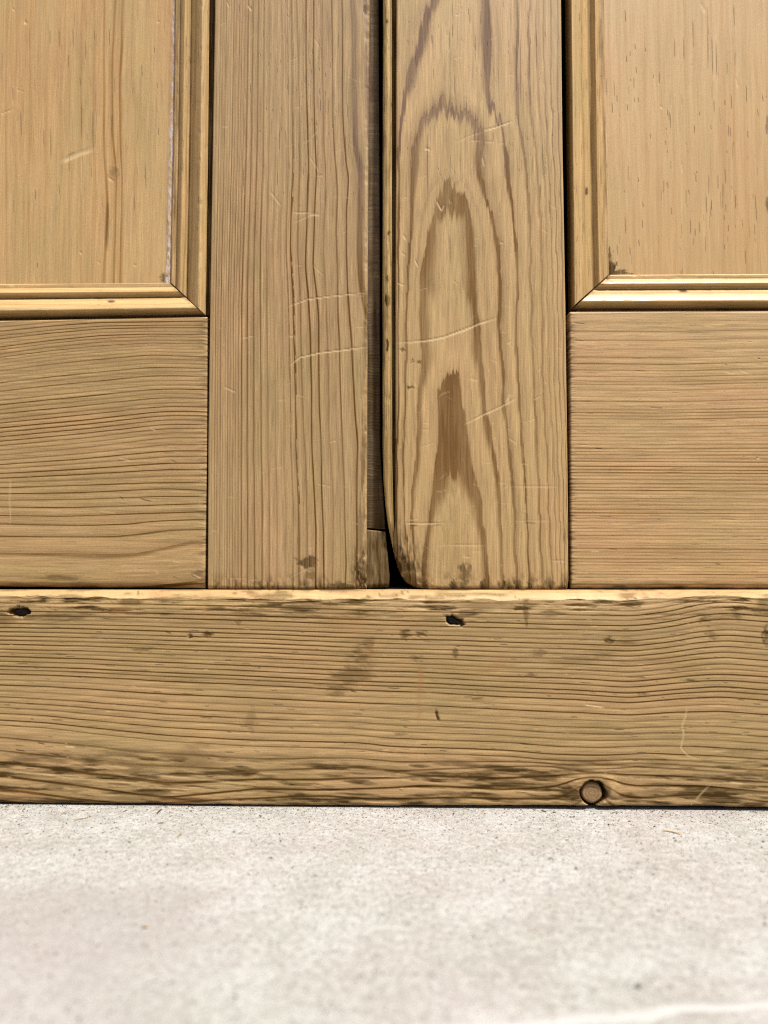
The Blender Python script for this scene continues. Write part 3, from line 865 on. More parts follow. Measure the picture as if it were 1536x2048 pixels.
    blob(st, U, V, 730, 690, 5, 60, .4, .5, 9); blob(st, U, V, 726, 900, 6, 80, .45, .5, 10); blob(st, U, V, 732, 12, 6, 20, .4, .5, 11)
    st = np.maximum(st, 0.6 * np.exp(-(db / 5.0) ** 2) * (0.6 + 0.8 * fbm(U / 16, U * 0, 19, 3)))
    dashes(fl, U, V, 130, (470, 700, 0, 420), 6, 46, 51, (.3, .9), 0.9, [(560, 100, 40, 90), (640, 200, 20, 60), (600, 300, 40, 80)])
    dashes(fl, U, V, 150, (425, 730, 300, 1170), 5, 40, 52, (.15, .5), 0.8)
    Y = Z(U) + round_edge(dr * PX, 0.0016) + round_edge(dl * PX, 0.0007) + round_edge(db * PX, 0.0022 + 0.001 * fbm(U / 24, U * 0, 3, 3))
    wear = np.exp(-(np.clip(728 - U, 0, 999) / 20.0) ** 2) * sstep(1050, 1165, V)
    wn_ = fbm(U / 5, V / 16, 131, 4)
    st = np.maximum(st, np.clip(wear * (0.6 + 2.4 * wn_), 0, .9))
    sc = np.maximum(sc, 0.6 * wear * np.clip(2.2 * vnoise(U / 2.2, V / 6, 133) - 0.8, 0, 1))
    st = np.maximum(st, 0.7 * sstep(1140, 1178, V) * np.clip(0.15 + 2.2 * fbm(U / 8, V / 16, 135, 3), 0, 1))
    Y += 0.0008 * wear * np.clip(wn_, -.3, 1)
    cm = np.exp(-((U - 724) / 16.0) ** 2) * sstep(1110, 1179, V)
    Y += 0.0035 * cm * (1 + 0.6 * fbm(U / 9, V / 14, 2, 3)) + 0.0010 * np.exp(-(dr / 6.0) ** 2) * np.clip(fbm(V / 25, V * 0 + 7, 16, 3) * 2, 0, 1)
    Y += sc * 0.00015 + st * 0.0003 + 0.0003 * fbm(U / 130, V / 200, 31, 3)
    slab('stile', U, V, 0.0, Y, 0.036, M_stile_l, e, dict(cool=0.5 * (1 - sstep(330, 560, V)) * sstep(5.6, 6.8, R), ring=R, rw=rw, ink=ink, stain_shade=st, fleck=fl, scratch_lit=sc, paint=pt), org)

    # ---- bottom rail
    U, V, dl, dr, dt, db = field_grid(-900, 412, 636, 1177, const(-900), lin((636, 414), (900, 413), (1177, 409)), lin((0, 640.5), (200, 637), (414, 633)), lin((0, 1174), (300, 1177), (412, 1177.5)), 1.5, su=2.4)
    L = [[(0, 655), (100, 645), (200, 638), (408, 636)],
         [(-300, 735), (0, 693), (100, 680), (200, 670), (300, 667), (408, 668)],
         [(-300, 790), (0, 740), (100, 727), (200, 717), (300, 708), (408, 712)],
         [(-300, 840), (0, 790), (100, 780), (200, 770), (300, 760), (367, 759), (408, 761)],
         [(-300, 935), (0, 910), (167, 895), (333, 875), (408, 875)],
         [(0, 975), (333, 965), (408, 965)], [(0, 987), (167, 985), (333, 977), (408, 980)], [(0, 1000), (167, 998), (333, 992), (408, 993)],
         [(0, 1013), (133, 1015), (300, 1010), (408, 1007)], [(0, 1030), (133, 1032), (267, 1027), (408, 1023)], [(0, 1047), (167, 1050), (267, 1047), (300, 1042), (408, 1038)],
         [(0, 1072), (133, 1073), (233, 1073), (283, 1067), (333, 1060), (408, 1058)], [(0, 1107), (100, 1107), (200, 1110), (267, 1110), (300, 1103), (350, 1090), (408, 1078)],
         [(0, 1172), (200, 1174), (408, 1150)]]
    R = stack_field([smooth_line(l, sig=14) for l in L], [-33, -28, -21, -15, -2, 5, 6, 7, 8, 9, 10, 11, 12, 12.85], U, V)
    R = R + np.where(R < 5, 0.14, 0) * vnoise(R * 0.9, R * 0, 14) + 0.04 * fbm(U / 150, V / 14, 26, 3)
    dens = np.abs(np.gradient(R, axis=0) / np.maximum(np.gradient(V, axis=0), 1e-3))
    rw = np.clip(dens * 2.7, 0.13, 0.36)
    ink = 1.1 + 0.3 * fbm(U / 160, V / 20, 28, 3)
    ink = ink * (0.72 + 0.28 * sstep(660, 960, V + 30 * fbm(U / 150, V / 60, 3, 2)))
    st, fl, sc, pt = Z(U), Z(U), Z(U), Z(U)
    st = np.maximum(st, 0.85 * np.exp(-(db / 7.0) ** 2) * (0.6 + 0.9 * fbm(U / 30, V / 4, 3, 3)))
    rip = np.exp(-(dr / 17.0) ** 2)
    sc = np.maximum(sc, 0.32 * rip * np.clip(2.4 * vnoise(U / 30, V / 2.6, 36), 0, 1))
    fl = np.maximum(fl, 0.5 * rip * np.clip(-2.4 * vnoise(U / 30, V / 2.6, 36), 0, 1))
    for (u, v, l, s) in [(280, 998, 22, .8), (340, 920, 14, .5), (240, 994, 6, .8), (345, 1153, 10, .4)]:
        seg_mask(fl, U, V, [(u, v), (u + l, v + 5)], 1.3, s)
    for pts, s in [([(20, 955), (19, 1000), (20, 1050)], .4), ([(236, 915), (262, 922)], .5), ([(200, 1022), (232, 1026)], .4), ([(300, 855), (312, 862)], .5), ([(345, 1122), (362, 1124)], .6), ([(384, 1148), (402, 1156)], .7), ([(312, 1143), (316, 1146)], .9)]:
        seg_mask(sc, U, V, pts, 1.3, s)
    dashes(fl, U, V, 150, (-20, 410, 640, 1170), 4, 26, 53, (.15, .5), 0.8, vert=False)
    dashes(sc, U, V, 90, (-20, 410, 640, 1170), 4, 18, 54, (.15, .4), 0.8, vert=False)
    blob(st, U, V, 120, 1156, 60, 5, .5, .5, 2); blob(st, U, V, 395, 1150, 14, 10, .35, .5, 3)
    Y = Z(U) + 0.0004 + round_edge(dr * PX, 0.0009) + round_edge(dt * PX, 0.0010) + round_edge(db * PX, 0.0042 + 0.001 * fbm(U / 40, U * 0, 3, 3))
    f = R - np.floor(R)
    Y += 0.0003 * fbm(U / 200, V / 120, 31, 3) + rip * 0.00012 * vnoise(U / 30, V / 2.6, 36)
    slab('rail', U, V, 0.0, Y, 0.034, M_rail_l, e, dict(ring=R, rw=rw, ink=ink, stain_shade=st, fleck=fl, scratch_lit=sc, paint=pt), org)
    # tenon: the part of the rail that runs into the stile, seen in the open joint; the joint's shade is put into its colour
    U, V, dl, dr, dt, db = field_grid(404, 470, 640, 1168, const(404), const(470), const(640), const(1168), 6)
    slab('tenon', U, V, 0.0, Z(U) + 0.0085, 0.03, M_block, e, dict(ring=V / 9, rw=Z(U) + .3, ink=Z(U) + .6, stain_shade=Z(U) + .75, fleck=Z(U), scratch_lit=Z(U), paint=Z(U)), org)

    # ---- panel
    U, V, dl, dr, dt, db = field_grid(-900, 452, TOPV, 652, const(-900), const(452), const(TOPV), const(652), 2.4, su=1.4)
    L = [[(0, -160), (600, -170)], [(0, 17), (150, 13), (560, 12)], [(0, 36), (150, 32), (560, 29)], [(0, 120), (300, 120), (560, 118)], [(0, 137), (560, 137)], [(0, 190), (300, 186), (560, 184)],
         [(0, 210), (133, 208), (300, 207), (367, 213), (427, 217), (500, 210), (563, 208)], [(0, 230), (133, 223), (267, 225), (350, 233), (500, 229), (563, 228)],
         [(0, 245), (167, 238), (300, 240), (350, 245), (500, 242), (563, 240)], [(0, 267), (167, 265), (233, 276), (367, 268), (483, 275), (563, 267)], [(0, 300), (300, 303), (560, 300)], [(0, 344), (560, 338)], [(0, 500), (560, 490)]]
    R = stack_field([smooth_line(l, sig=14) for l in L], [-6, 0, 1, 4, 5, 7, 8, 9, 10, 11, 12, 13, 16], V, U)
    R = R + 0.16 * fbm(U / 22, V / 190, 6, 3)
    rw = Z(U) + 0.26 + 0.12 * fbm(U / 30, V / 300, 2, 2)
    ink = 0.18 + 0.75 * np.exp(-((U - 230) / 30.0) ** 2) + 0.12 * np.exp(-((U - 24) / 16.0) ** 2) + 0.2 * fbm(U / 30, V / 120, 5, 3)
    st, fl, sc, pt = Z(U), Z(U), Z(U), Z(U)
    blob(st, U, V, 226, 345, 12, 16, .35, .4, 3); blob(st, U, V, 213, 455, 6, 55, .35, .3, 4)
    blob(st, U, V, 330, 556, 16, 8, .55, .5, 5); blob(st, U, V, 335, 470, 4, 90, .35, .5, 6)
    seg_mask(sc, U, V, [(124, 322), (140, 315), (160, 306), (188, 297)], 4.2, .75)
    seg_mask(fl, U, V, [(134, 311), (150, 305)], 2.0, .35)
    for pts, s, w in [([(163, 300), (164, 360), (163, 385)], .45, 1.2), ([(0, 228), (26, 219)], .7, 1.2), ([(34, 181), (48, 183)], .6, 1.2), ([(50, 42), (53, 49)], .9, 3.0), ([(26, 18), (29, 22)], .8, 2.0), ([(216, 355), (226, 362)], .6, 2.2), ([(160, 504), (163, 508)], .8, 2.0), ([(196, 524), (200, 528)], .6, 1.6), ([(268, 530), (272, 532)], .8, 1.8), ([(315, 43), (319, 45)], .7, 1.6)]:
        seg_mask(sc, U, V, pts, w * 0.75, s * 0.9)
        seg_mask(fl, U, V, [(a_ + 0.6, b_ - 2.2) for a_, b_ in pts], 0.8, s * 0.3)
    for (u, v, l) in [(99, 60, 38), (118, 60, 44), (145, 58, 46), (170, 80, 50), (188, 60, 30), (136, 110, 34), (159, 155, 20), (25, 175, 34), (41, 222, 64), (100, 255, 82), (86, 258, 46), (137, 310, 44), (162, 205, 92), (117, 370, 24), (185, 220, 110), (313, 165, 16), (308, 95, 14), (316, 255, 20), (283, 130, 30), (218, 60, 40), (222, 230, 60), (70, 380, 26), (290, 330, 60), (268, 390, 40), (74, 525, 14)]:
        seg_mask(fl, U, V, [(u, v), (u + .8, v + l * .8)], 0.7, .7)
    dashes(fl, U, V, 120, (0, 335, 0, 560), 6, 50, 61, (.12, .45), 0.9, [(110, 120, 60, 80), (190, 200, 30, 100), (280, 300, 25, 120)])
    edge = ev(smooth_line([(0, 348), (150, 346), (300, 343), (450, 340), (565, 336)]), V)
    pm = np.exp(-((U - edge) / 5.0) ** 2) * (0.55 + 0.45 * sstep(120, 330, V)) * (0.8 + 0.5 * fbm(U / 6, V / 30, 3, 3))
    pt = np.maximum(pt, np.clip(1.25 * pm, 0, 1))
    st = np.maximum(st, 0.55 * np.exp(-((U - edge - 8) / 3.5) ** 2))
    Y = Z(U) + 0.0122 + 0.0006 * fbm(U / 300, V / 300, 31, 2) - 0.0004 * pt * (1 + fbm(U / 5, V / 9, 3, 2)) + sc * 0.0003
    slab('panel', U, V, 0.0122, Y, 0.024, M_panel_l, e, dict(ring=R, rw=rw, ink=ink, stain_shade=st, fleck=fl, scratch_lit=sc, paint=pt), org)

    # ---- mouldings, mitred in the corner
    moulding_v('moulding', e, org, lin((0, 351), (300, 347), (565, 341)), lin((0, 419), (300, 416), (600, 412), (640, 411)), lambda t: 564 + 66 * t, 71, tail=6.8)
    moulding_h('moulding', e, org, lin((0, 568), (345, 566)), lin((0, 637.5), (200, 634.5), (414, 631)), lambda t: 339 + 72 * t, -900, 72, [(222, 603, 4)])

    # ---- rebate lip that the right door closes over, and the patch block at its foot
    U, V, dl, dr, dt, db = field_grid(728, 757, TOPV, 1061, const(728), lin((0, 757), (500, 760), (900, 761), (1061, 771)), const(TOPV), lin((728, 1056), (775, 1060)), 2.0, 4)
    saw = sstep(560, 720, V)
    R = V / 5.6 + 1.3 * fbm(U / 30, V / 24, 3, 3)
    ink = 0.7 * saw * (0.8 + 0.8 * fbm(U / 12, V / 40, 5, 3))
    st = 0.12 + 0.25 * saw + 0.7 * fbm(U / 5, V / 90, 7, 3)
    slab('rebate_lip', U, V, 0.011, Z(U) + 0.0095 + 0.00012 * saw * np.cos(2 * np.pi * R) + round_edge(dr * PX, 0.0012), 0.034, M_lip, e, dict(ring=R, rw=Z(U) + .5, ink=ink, stain_shade=np.clip(st, 0, 1), fleck=Z(U), scratch_lit=Z(U), paint=Z(U)), org)
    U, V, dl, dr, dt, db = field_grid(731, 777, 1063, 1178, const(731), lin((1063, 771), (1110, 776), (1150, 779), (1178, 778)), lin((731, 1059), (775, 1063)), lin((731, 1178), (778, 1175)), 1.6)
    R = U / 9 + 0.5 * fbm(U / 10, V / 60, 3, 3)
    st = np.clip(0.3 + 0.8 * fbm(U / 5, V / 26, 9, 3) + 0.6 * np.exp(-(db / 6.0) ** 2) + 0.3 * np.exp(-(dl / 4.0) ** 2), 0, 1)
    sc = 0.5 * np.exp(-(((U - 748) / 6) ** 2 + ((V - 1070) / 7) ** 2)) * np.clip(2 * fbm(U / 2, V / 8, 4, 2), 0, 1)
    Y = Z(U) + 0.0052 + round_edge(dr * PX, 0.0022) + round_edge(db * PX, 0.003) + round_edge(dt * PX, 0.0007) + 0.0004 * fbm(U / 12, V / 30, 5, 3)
    bl = slab('patch_block', U, V, 0.005, Y, 0.010, M_block, e, dict(ring=R, rw=Z(U) + .35, ink=Z(U) + .6, stain_shade=st, fleck=Z(U), scratch_lit=sc, paint=Z(U)), org)
    tag(bl, 'short let-in patch of wood at the foot of the rebate')
    return e
LEFT = build_left_door()

# ------------------------------------------------------------------ right door
def cathedral(U, V):
    """ring field of the flame-grained stile: traced arches, relaxed between"""
    du = 3.0
    gu = np.arange(770, 1160, du); gv = np.arange(-60, 1200, du)
    nu, nv = len(gu), len(gv)
    val = np.zeros((nv, nu)); fix = np.zeros((nv, nu), bool)
    def draw(pts, r):
        pts = np.array(pts, float)
        for a, b in zip(pts[:-1], pts[1:]):
            n = int(max(abs(b - a)) / du * 2) + 2
            for t in np.linspace(0, 1, n):
                p = a + (b - a) * t
                i = int(round((p[1] - gv[0]) / du)); j = int(round((p[0] - gu[0]) / du))
                if 0 <= i < nv and 0 <= j < nu:
                    val[i, j] = r; fix[i, j] = True
    draw([(890, -60), (870, 0), (850, 40), (837, 87), (823, 127), (810, 187), (803, 230), (798, 300), (797, 500), (795, 1000), (792, 1200)], 0)
    draw([(890, 200), (870, 213), (847, 227), (833, 260), (825, 293), (822, 333), (822, 400), (822, 450), (817, 517), (813, 600), (811, 700), (808, 860), (806, 960), (812, 1060), (822, 1190)], 1)
    draw([(890, 200), (902, 218), (908, 233), (920, 227), (940, 223), (953, 240), (967, 267), (968, 283), (960, 307), (960, 333), (967, 367), (973, 400), (987, 427), (993, 467), (998, 500), (1000, 567), (1002, 610), (998, 643), (1003, 700), (1010, 760), (1007, 807), (1013, 860), (1020, 910), (1027, 977), (1032, 1060), (1033, 1190)], 1)
    draw([(897, 363), (883, 387), (867, 433), (858, 467), (850, 517), (843, 567), (840, 633), (842, 680), (845, 727), (840, 777), (835, 860), (832, 927), (823, 993), (822, 1060), (832, 1190)], 2)
    draw([(897, 363), (908, 376), (920, 390), (937, 417), (943, 450), (945, 500), (947, 560), (950, 627), (957, 660), (962, 710), (967, 777), (972, 827), (980, 877), (987, 910), (995, 960), (1002, 1027), (1003, 1077), (1007, 1190)], 2)
    draw([(905, 738), (893, 760), (877, 793), (881, 830), (880, 893), (870, 960), (860, 1027), (850, 1077), (845, 1123), (846, 1190)], 3)
    draw([(905, 738), (916, 750), (920, 793), (927, 827), (933, 877), (940, 927), (953, 960), (962, 993), (963, 1043), (970, 1080), (975, 1127), (978, 1190)], 3)
    draw([(977, -60), (977, 0), (980, 100), (977, 200), (990, 230), (1003, 247), (1010, 283), (1017, 333), (1023, 400), (1030, 450), (1037, 500), (1037, 567), (1033, 660), (1037, 727), (1040, 793), (1043, 860), (1048, 943), (1053, 1010), (1057, 1060), (1058, 1190)], 0)
    draw([(1037, -60), (1037, 0), (1035, 133), (1037, 227), (1045, 267), (1053, 317), (1058, 400), (1063, 500), (1062, 567), (1065, 660), (1067, 760), (1072, 827), (1077, 927), (1080, 1010), (1083, 1093), (1087, 1190)], -1)
    draw([(1060, -60), (1060, 0), (1058, 133), (1062, 227), (1072, 300), (1078, 367), (1082, 467), (1085, 567), (1084, 660), (1087, 760), (1092, 860), (1095, 960), (1100, 1060), (1106, 1190)], -2)
    draw([(1073, -60), (1073, 33), (1077, 200), (1085, 300), (1090, 400), (1093, 500), (1097, 667), (1103, 800), (1108, 960), (1116, 1190)], -3)
    draw([(1088, -60), (1090, 200), (1100, 400), (1107, 600), (1110, 760), (1117, 960), (1124, 1190)], -4)
    draw([(1102, -60), (1104, 200), (1111, 400), (1116, 600), (1119, 760), (1126, 960), (1131, 1190)], -5)
    draw([(1140, -60), (1150, 1190)], -8)
    # inside the flame and above the first arch
    draw([(905, 790), (906, 930)], 3.05); draw([(906, 960), (908, 985)], 3.2); draw([(907, 1005), (909, 1050)], 3.55); draw([(892, 1060), (890, 1190)], 3.7); draw([(926, 1060), (934, 1190)], 3.7); draw([(910, 1080), (912, 1190)], 3.9)
    draw([(899, 440), (903, 560)], 2.42); draw([(904, 600), (905, 690)], 2.72)
    draw([(897, 250), (897, 330)], 1.55)
    draw([(905, -60), (900, 60)], 0.5); draw([(900, 110), (893, 160)], 0.7)
    draw([(775, -60), (778, 1190)], -0.6)
    # coarse start: nearest along rows, then relax
    cur = np.zeros((nv, nu))
    for i in range(nv):
        j = np.where(fix[i])[0]
        cur[i] = np.interp(np.arange(nu), j, val[i, j]) if len(j) else 0
    for it in range(700):
        p = np.pad(cur, 1, mode='edge')
        av = 0.36 * (p[1:-1, :-2] + p[1:-1, 2:]) + 0.14 * (p[:-2, 1:-1] + p[2:, 1:-1])
        cur = np.where(fix, val, av)
    for it in range(2):
        p = np.pad(cur, 1, mode='edge')
        cur = 0.5 * cur + 0.125 * (p[1:-1, :-2] + p[1:-1, 2:] + p[:-2, 1:-1] + p[2:, 1:-1])
    # fibre raggedness: the arches end in needle points along the grain
    Vw = V + 26 * fbm(U / 5.0, V / 160, 71, 3) + 11 * vnoise(U / 2.0, V / 70, 73)
    Uw = U + 3.0 * fbm(U / 26, V / 50, 75, 3)
    fu = np.clip((Uw - gu[0]) / du, 0, nu - 1.001); fv = np.clip((Vw - gv[0]) / du, 0, nv - 1.001)
    i0 = fv.astype(int); j0 = fu.astype(int); a = fv - i0; b = fu - j0
    return (cur[i0, j0] * (1 - b) + cur[i0, j0 + 1] * b) * (1 - a) + (cur[i0 + 1, j0] * (1 - b) + cur[i0 + 1, j0 + 1] * b) * a

def build_right_door():
    org = (float(wall(960, 1179, 0)[0]), 0.0, ZT)
    e = empty('door', org)
    tag(e, 'right stripped pine cupboard door, its meeting stile marked with tall flame-shaped grain arches', 'door', kind='thing')

    # ---- meeting stile with a corner worn round at the foot
    uL = lin((-620, 793), (0, 793), (600, 791), (1040, 791), (1068, 787), (1092, 786), (1112, 789.5), (1133, 795), (1152, 803), (1165, 812), (1174, 824), (1179.4, 838))
    vB = lin((780, 1178.8), (1138, 1179.8))
    U, V, dl, dr, dt, db = field_grid(792, 1136, TOPV, 1179, uL, lin((0, 1122.5), (300, 1125.5), (600, 1131), (900, 1135), (1100, 1137), (1160, 1138), (1179, 1136)), const(TOPV), vB, 2.4, su=1.4)
    R = cathedral(U, V)
    rw = Z(U) + 0.19
    rw = np.where(R < -0.4, 0.22, rw)
    rw = np.where(R > 1.7, 0.27, rw)
    ink = 0.9 + 0.25 * fbm(U / 25, V / 120, 8, 3)
    ink = ink * (1.15 + 0.1 * sstep(0, 330, V))
    ink = np.where(R < -2.5, ink * 0.7, ink)
    ink = np.where((R > 0.6) & (R <= 1.65), ink * 1.5, ink)
    ink = np.where(R > 1.65, ink * np.where(R > 2.6, 0.74, 0.66), ink)
    cool = 0.5 * (1 - sstep(210, 400, V + 40 * fbm(U / 60, V / 90, 5, 3)))
    st, fl, sc, pt = Z(U), Z(U), Z(U), Z(U)
    for pts, s, w in [([(795, 686), (850, 682), (890, 674), (930, 660), (965, 645), (992, 637)], 1.0, 1.9), ([(880, 677), (930, 657), (985, 640)], .7, 1.2), ([(930, 848), (970, 828), (1005, 812), (1032, 797)], .95, 1.6), ([(1012, 806), (1022, 785)], .8, 3.0), ([(1018, 808), (1018, 790)], .7, 2.0), ([(1066, 800), (1082, 792)], .6, 1.2),
                      ([(966, 262), (1000, 252), (1024, 243)], .8, 1.6), ([(912, 285), (940, 272), (965, 264)], .4, 1.4), ([(930, 280), (1010, 287)], .35, 1.0), ([(873, 402), (880, 416), (884, 422)], .95, 2.0), ([(884, 422), (888, 410)], .8, 1.4), ([(898, 398), (900, 408)], .6, 1.2), ([(802, 396), (814, 395)], .7, 1.2), ([(850, 297), (860, 300)], .9, 2.2),
                      ([(807, 470), (812, 480)], .7, 2.4), ([(802, 505), (812, 512)], .6, 1.2), ([(830, 520), (836, 534)], .8, 1.4), ([(795, 567), (808, 570)], .8, 1.4), ([(905, 560), (916, 570)], .4, 1.2), ([(1000, 485), (1006, 486)], .8, 1.6), ([(965, 315), (968, 332)], .7, 1.8), ([(810, 1047), (840, 1048), (890, 1047)], .85, 1.4), ([(820, 1040), (835, 1038)], .7, 1.2), ([(1030, 1042), (1102, 1042)], .7, 1.3),
                      ([(870, 1092), (975, 1090)], .45, 1.1), ([(925, 1113), (940, 1115)], .6, 1.4), ([(1000, 972), (1140, 975)], .4, 1.0), ([(840, 895), (870, 885)], .35, 1.2), ([(1014, 688), (1022, 682)], .6, 1.4), ([(1016, 876), (1032, 886)], .4, 2.0), ([(825, 862), (860, 860)], .3, 1.0), ([(1005, 980), (1020, 965)], .4, 1.2), ([(1104, 1122), (1130, 1122)], .5, 1.0), ([(938, 757), (958, 762)], .35, 3.0), ([(1075, 741), (1083, 738)], .5, 1.4), ([(1090, 762), (1093, 768)], .5, 1.6)]:
        seg_mask(sc, U, V, pts, w * 0.75, s * 0.9)
        seg_mask(fl, U, V, [(a_ + 0.6, b_ - 2.2) for a_, b_ in pts], 0.8, s * 0.3)
    r5 = np.random.default_rng(15)
    for i in range(110):
        u, v = r5.uniform(798, 1120), r5.uniform(0, 1175); a = r5.normal(-.35, .7); l = r5.uniform(3, 24)
        seg_mask(sc, U, V, [(u, v), (u + l * math.cos(a), v + l * math.sin(a))], 0.9, r5.uniform(.12, .38))
    for (u, v, l) in [(1035, 10, 90), (1032, 60, 120), (1040, 80, 130), (1058, 60, 110), (1072, 60, 80), (968, 95, 50), (950, 70, 35), (898, 60, 40), (863, 70, 20), (854, 270, 120), (948, 260, 26), (1043, 320, 24), (1085, 300, 60), (1098, 400, 30), (800, 1010, 170), (899, 470, 60)]:
        seg_mask(fl, U, V, [(u, v), (u + .7, v + l)], 0.95, .6)
    dashes(fl, U, V, 150, (797, 1120, 0, 420), 5, 40, 63, (.2, .75), 0.9, [(1045, 120, 22, 70), (960, 120, 16, 60), (880, 100, 40, 60), (1060, 280, 20, 60)])
    dashes(fl, U, V, 170, (797, 1130, 380, 1170), 5, 44, 64, (.12, .45), 0.85)
    seg_mask(fl, U, V, [(1058, 165), (1060, 200), (1061, 215)], 2.2, .4)
    blob(st, U, V, 806, 1130, 12, 22, .55, .5, 2); blob(st, U, V, 930, 1148, 14, 26, .55, .5, 3); blob(st, U, V, 818, 1160, 22, 14, .5, .5, 6)
    for u in (850, 905, 965, 1008, 1032, 1060):
        blob(st, U, V, u, 1172, 6, 12, .7, .5, u)
    for (u, v) in [(824, 722), (838, 725), (824, 775), (806, 700), (817, 776)]:
        blob(st, U, V, u, v, 5, 4, .6, .6, u + v)
    seg_mask(fl, U, V, [(818, 1052), (836, 1051)], 1.6, .7); seg_mask(fl, U, V, [(866, 1051), (884, 1050)], 1.6, .6); seg_mask(fl, U, V, [(1048, 1046), (1072, 1047)], 1.4, .6)
    st = np.maximum(st, 0.6 * np.exp(-(db / 5.0) ** 2) * (0.6 + 0.9 * fbm(U / 14, U * 0, 19, 3)))
    st = np.maximum(st, 0.35 * np.exp(-(dl / 10.0) ** 2) * sstep(650, 900, V) * (0.8 + 0.8 * fbm(U / 4, V / 60, 12, 3)))
    wear = np.exp(-(np.clip(U - 800, 0, 999) / 34.0) ** 2) * sstep(1035, 1165, V)
    wn_ = fbm(U / 5, V / 18, 121, 4)
    st = np.maximum(st, np.clip(wear * (0.62 + 2.2 * wn_), 0, .9))
    sc = np.maximum(sc, 0.5 * wear * np.clip(2.2 * vnoise(U / 2.2, V / 8, 123) - 0.9, 0, 1))
    st = np.maximum(st, 0.7 * sstep(1135, 1178, V) * np.clip(0.25 + 2.2 * fbm(U / 9, V / 16, 125, 3), 0, 1))
    corner = np.exp(-(np.hypot(U - 800, (V - 1172) * 1.0) / 46.0) ** 2)
    Y = Z(U) + round_edge(dl * PX, 0.0010 + 0.006 * sstep(1010, 1120, V)) + round_edge(dr * PX, 0.0007 + 0.001 * sstep(1050, 1179, V)) + round_edge(db * PX, 0.0026 + 0.0012 * fbm(U / 24, U * 0, 3, 3))
    Y += 0.0045 * corner * (1 + 0.25 * fbm(U / 8, V / 12, 23, 3)) + 0.0012 * wear * np.clip(wn_ + 0.1, -.3, 1)
    Y += sc * 0.00018 + st * 0.0003 + 0.0003 * fbm(U / 130, V / 200, 33, 3)
    slab('stile', U, V, 0.0, Y, 0.036, M_stile_r, e, dict(cool=cool, ring=R, rw=rw, ink=ink, stain_shade=st, fleck=fl, scratch_lit=sc, paint=pt), org)

    # ---- bead along the meeting edge, with its quirk
    va = axis(TOPV, 1112, 4.0, -6, 1300)
    s = np.concatenate([np.linspace(0, 1, 19), 1 + np.array([0.03, 0.12, 0.3, 0.6])])
    V, S = np.meshgrid(va, s, indexing='ij')
    L_ = lin((-620, 766), (0, 766), (600, 765), (900, 765.5), (960, 767), (1010, 771), (1050, 776), (1085, 783), (1112, 789))(V)
    Rg = lin((-620, 784.5), (0, 784), (900, 785), (1040, 787.5), (1112, 790))(V)
    U = L_ + (Rg - L_) * S + np.where(S > 1, (S - 1) * 8, 0)
    prof = 1 - np.sqrt(np.clip(1 - (2 * np.clip(S, 0, 1) - 1) ** 2, 0, 1))
    fade = 1 - sstep(1000, 1105, V)
    Y = 0.0002 + 0.0034 * prof * (0.35 + 0.65 * fade) + np.where(S > 1.01, 0.0018 * fade, 0) + 0.0075 * sstep(1040, 1112, V)
    Y += 0.0002 * fbm(V / 30, S * 2, 3, 3) + 0.0009 * np.clip(fbm(V / 20, S * 1.5, 8, 3) - 0.22, 0, 1) * sstep(350, 520, V)
    R = S * 2.6 + 0.9 * fbm(V / 200, S, 5, 2)
    st, fl = Z(U), Z(U)
    st = np.maximum(st, np.where(S > 0.97, 0.7, 0)); st = np.maximum(st, 0.45 * np.clip(1.6 * fbm(V / 70, S * 3, 11, 3), 0, 1))
    st = np.maximum(st, 0.35 * sstep(640, 1000, V) * (S > 0.5))
    for (u, v, a, b) in [(774, 44, 3, 4), (776, 600, 5, 18), (775, 560, 4, 8), (778, 465, 4, 6), (775, 690, 4, 14)]:
        blob(st, U, V, u, v, a, b, .75, .5, v)
    dashes(fl, U, V, 60, (767, 785, 0, 1080), 8, 60, 66, (.3, .8), 0.9)
    slab('bead', U, V, Y, Y, 0.0125, M_bead, e, dict(ring=R, rw=Z(U) + .3, ink=Z(U) + .5, stain_shade=st, fleck=fl, scratch_lit=Z(U) + 0.0, paint=Z(U)), org)

    # ---- bottom rail
    U, V, dl, dr, dt, db = field_grid(1141, 2400, 622, 1178, lin((622, 1140), (900, 1141.5), (1178, 1143)), const(2400), lin((1140, 622.5), (1536, 621.5)), lin((1140, 1178.5), (1536, 1179)), 1.5, su=2.4)
    vals = [622, 642, 660, 677, 695, 712, 725, 738, 748, 760, 768, 777, 790, 800, 815]
    L = [[(1140, v + 1.5), (1330, v + 3), (1536, v - 2.5 + 0.004 * (v - 622)), (2400, v - 14)] for v in vals]
    L += [[(1140, v), (1330, v + 1), (1536, v + 2), (2400, v + 4)] for v in (930, 1010, 1090, 1180)]
    R = stack_field([smooth_line(l, sig=14) for l in L], list(range(len(vals))) + [30, 41, 53, 67], U, V)
    R = R + np.where(R > 8, 0.25, 0.05) * vnoise(R * 0.9, R * 0, 24) + 0.08 * fbm(U / 160, V / 14, 46, 3)
    dens = np.abs(np.gradient(R, axis=0) / np.maximum(np.gradient(V, axis=0), 1e-3))
    rw = np.clip(dens * 3.0, 0.16, 0.42)
    ink = 0.85 + 0.4 * fbm(U / 180, V / 24, 48, 3)
    ink = ink * (0.7 + 0.5 * np.exp(-((V - 955) / 70.0) ** 2))
    st, fl, sc, pt = Z(U), Z(U), Z(U), Z(U)
    st = np.maximum(st, 0.9 * np.exp(-(db / 10.0) ** 2) * np.clip(0.45 + 1.2 * fbm(U / 40, V / 4, 3, 3), 0, 1))
    rip = np.exp(-(dl / 9.0) ** 2)
    sc = np.maximum(sc, 0.25 * rip * np.clip(2.4 * vnoise(U / 24, V / 2.4, 56), 0, 1))
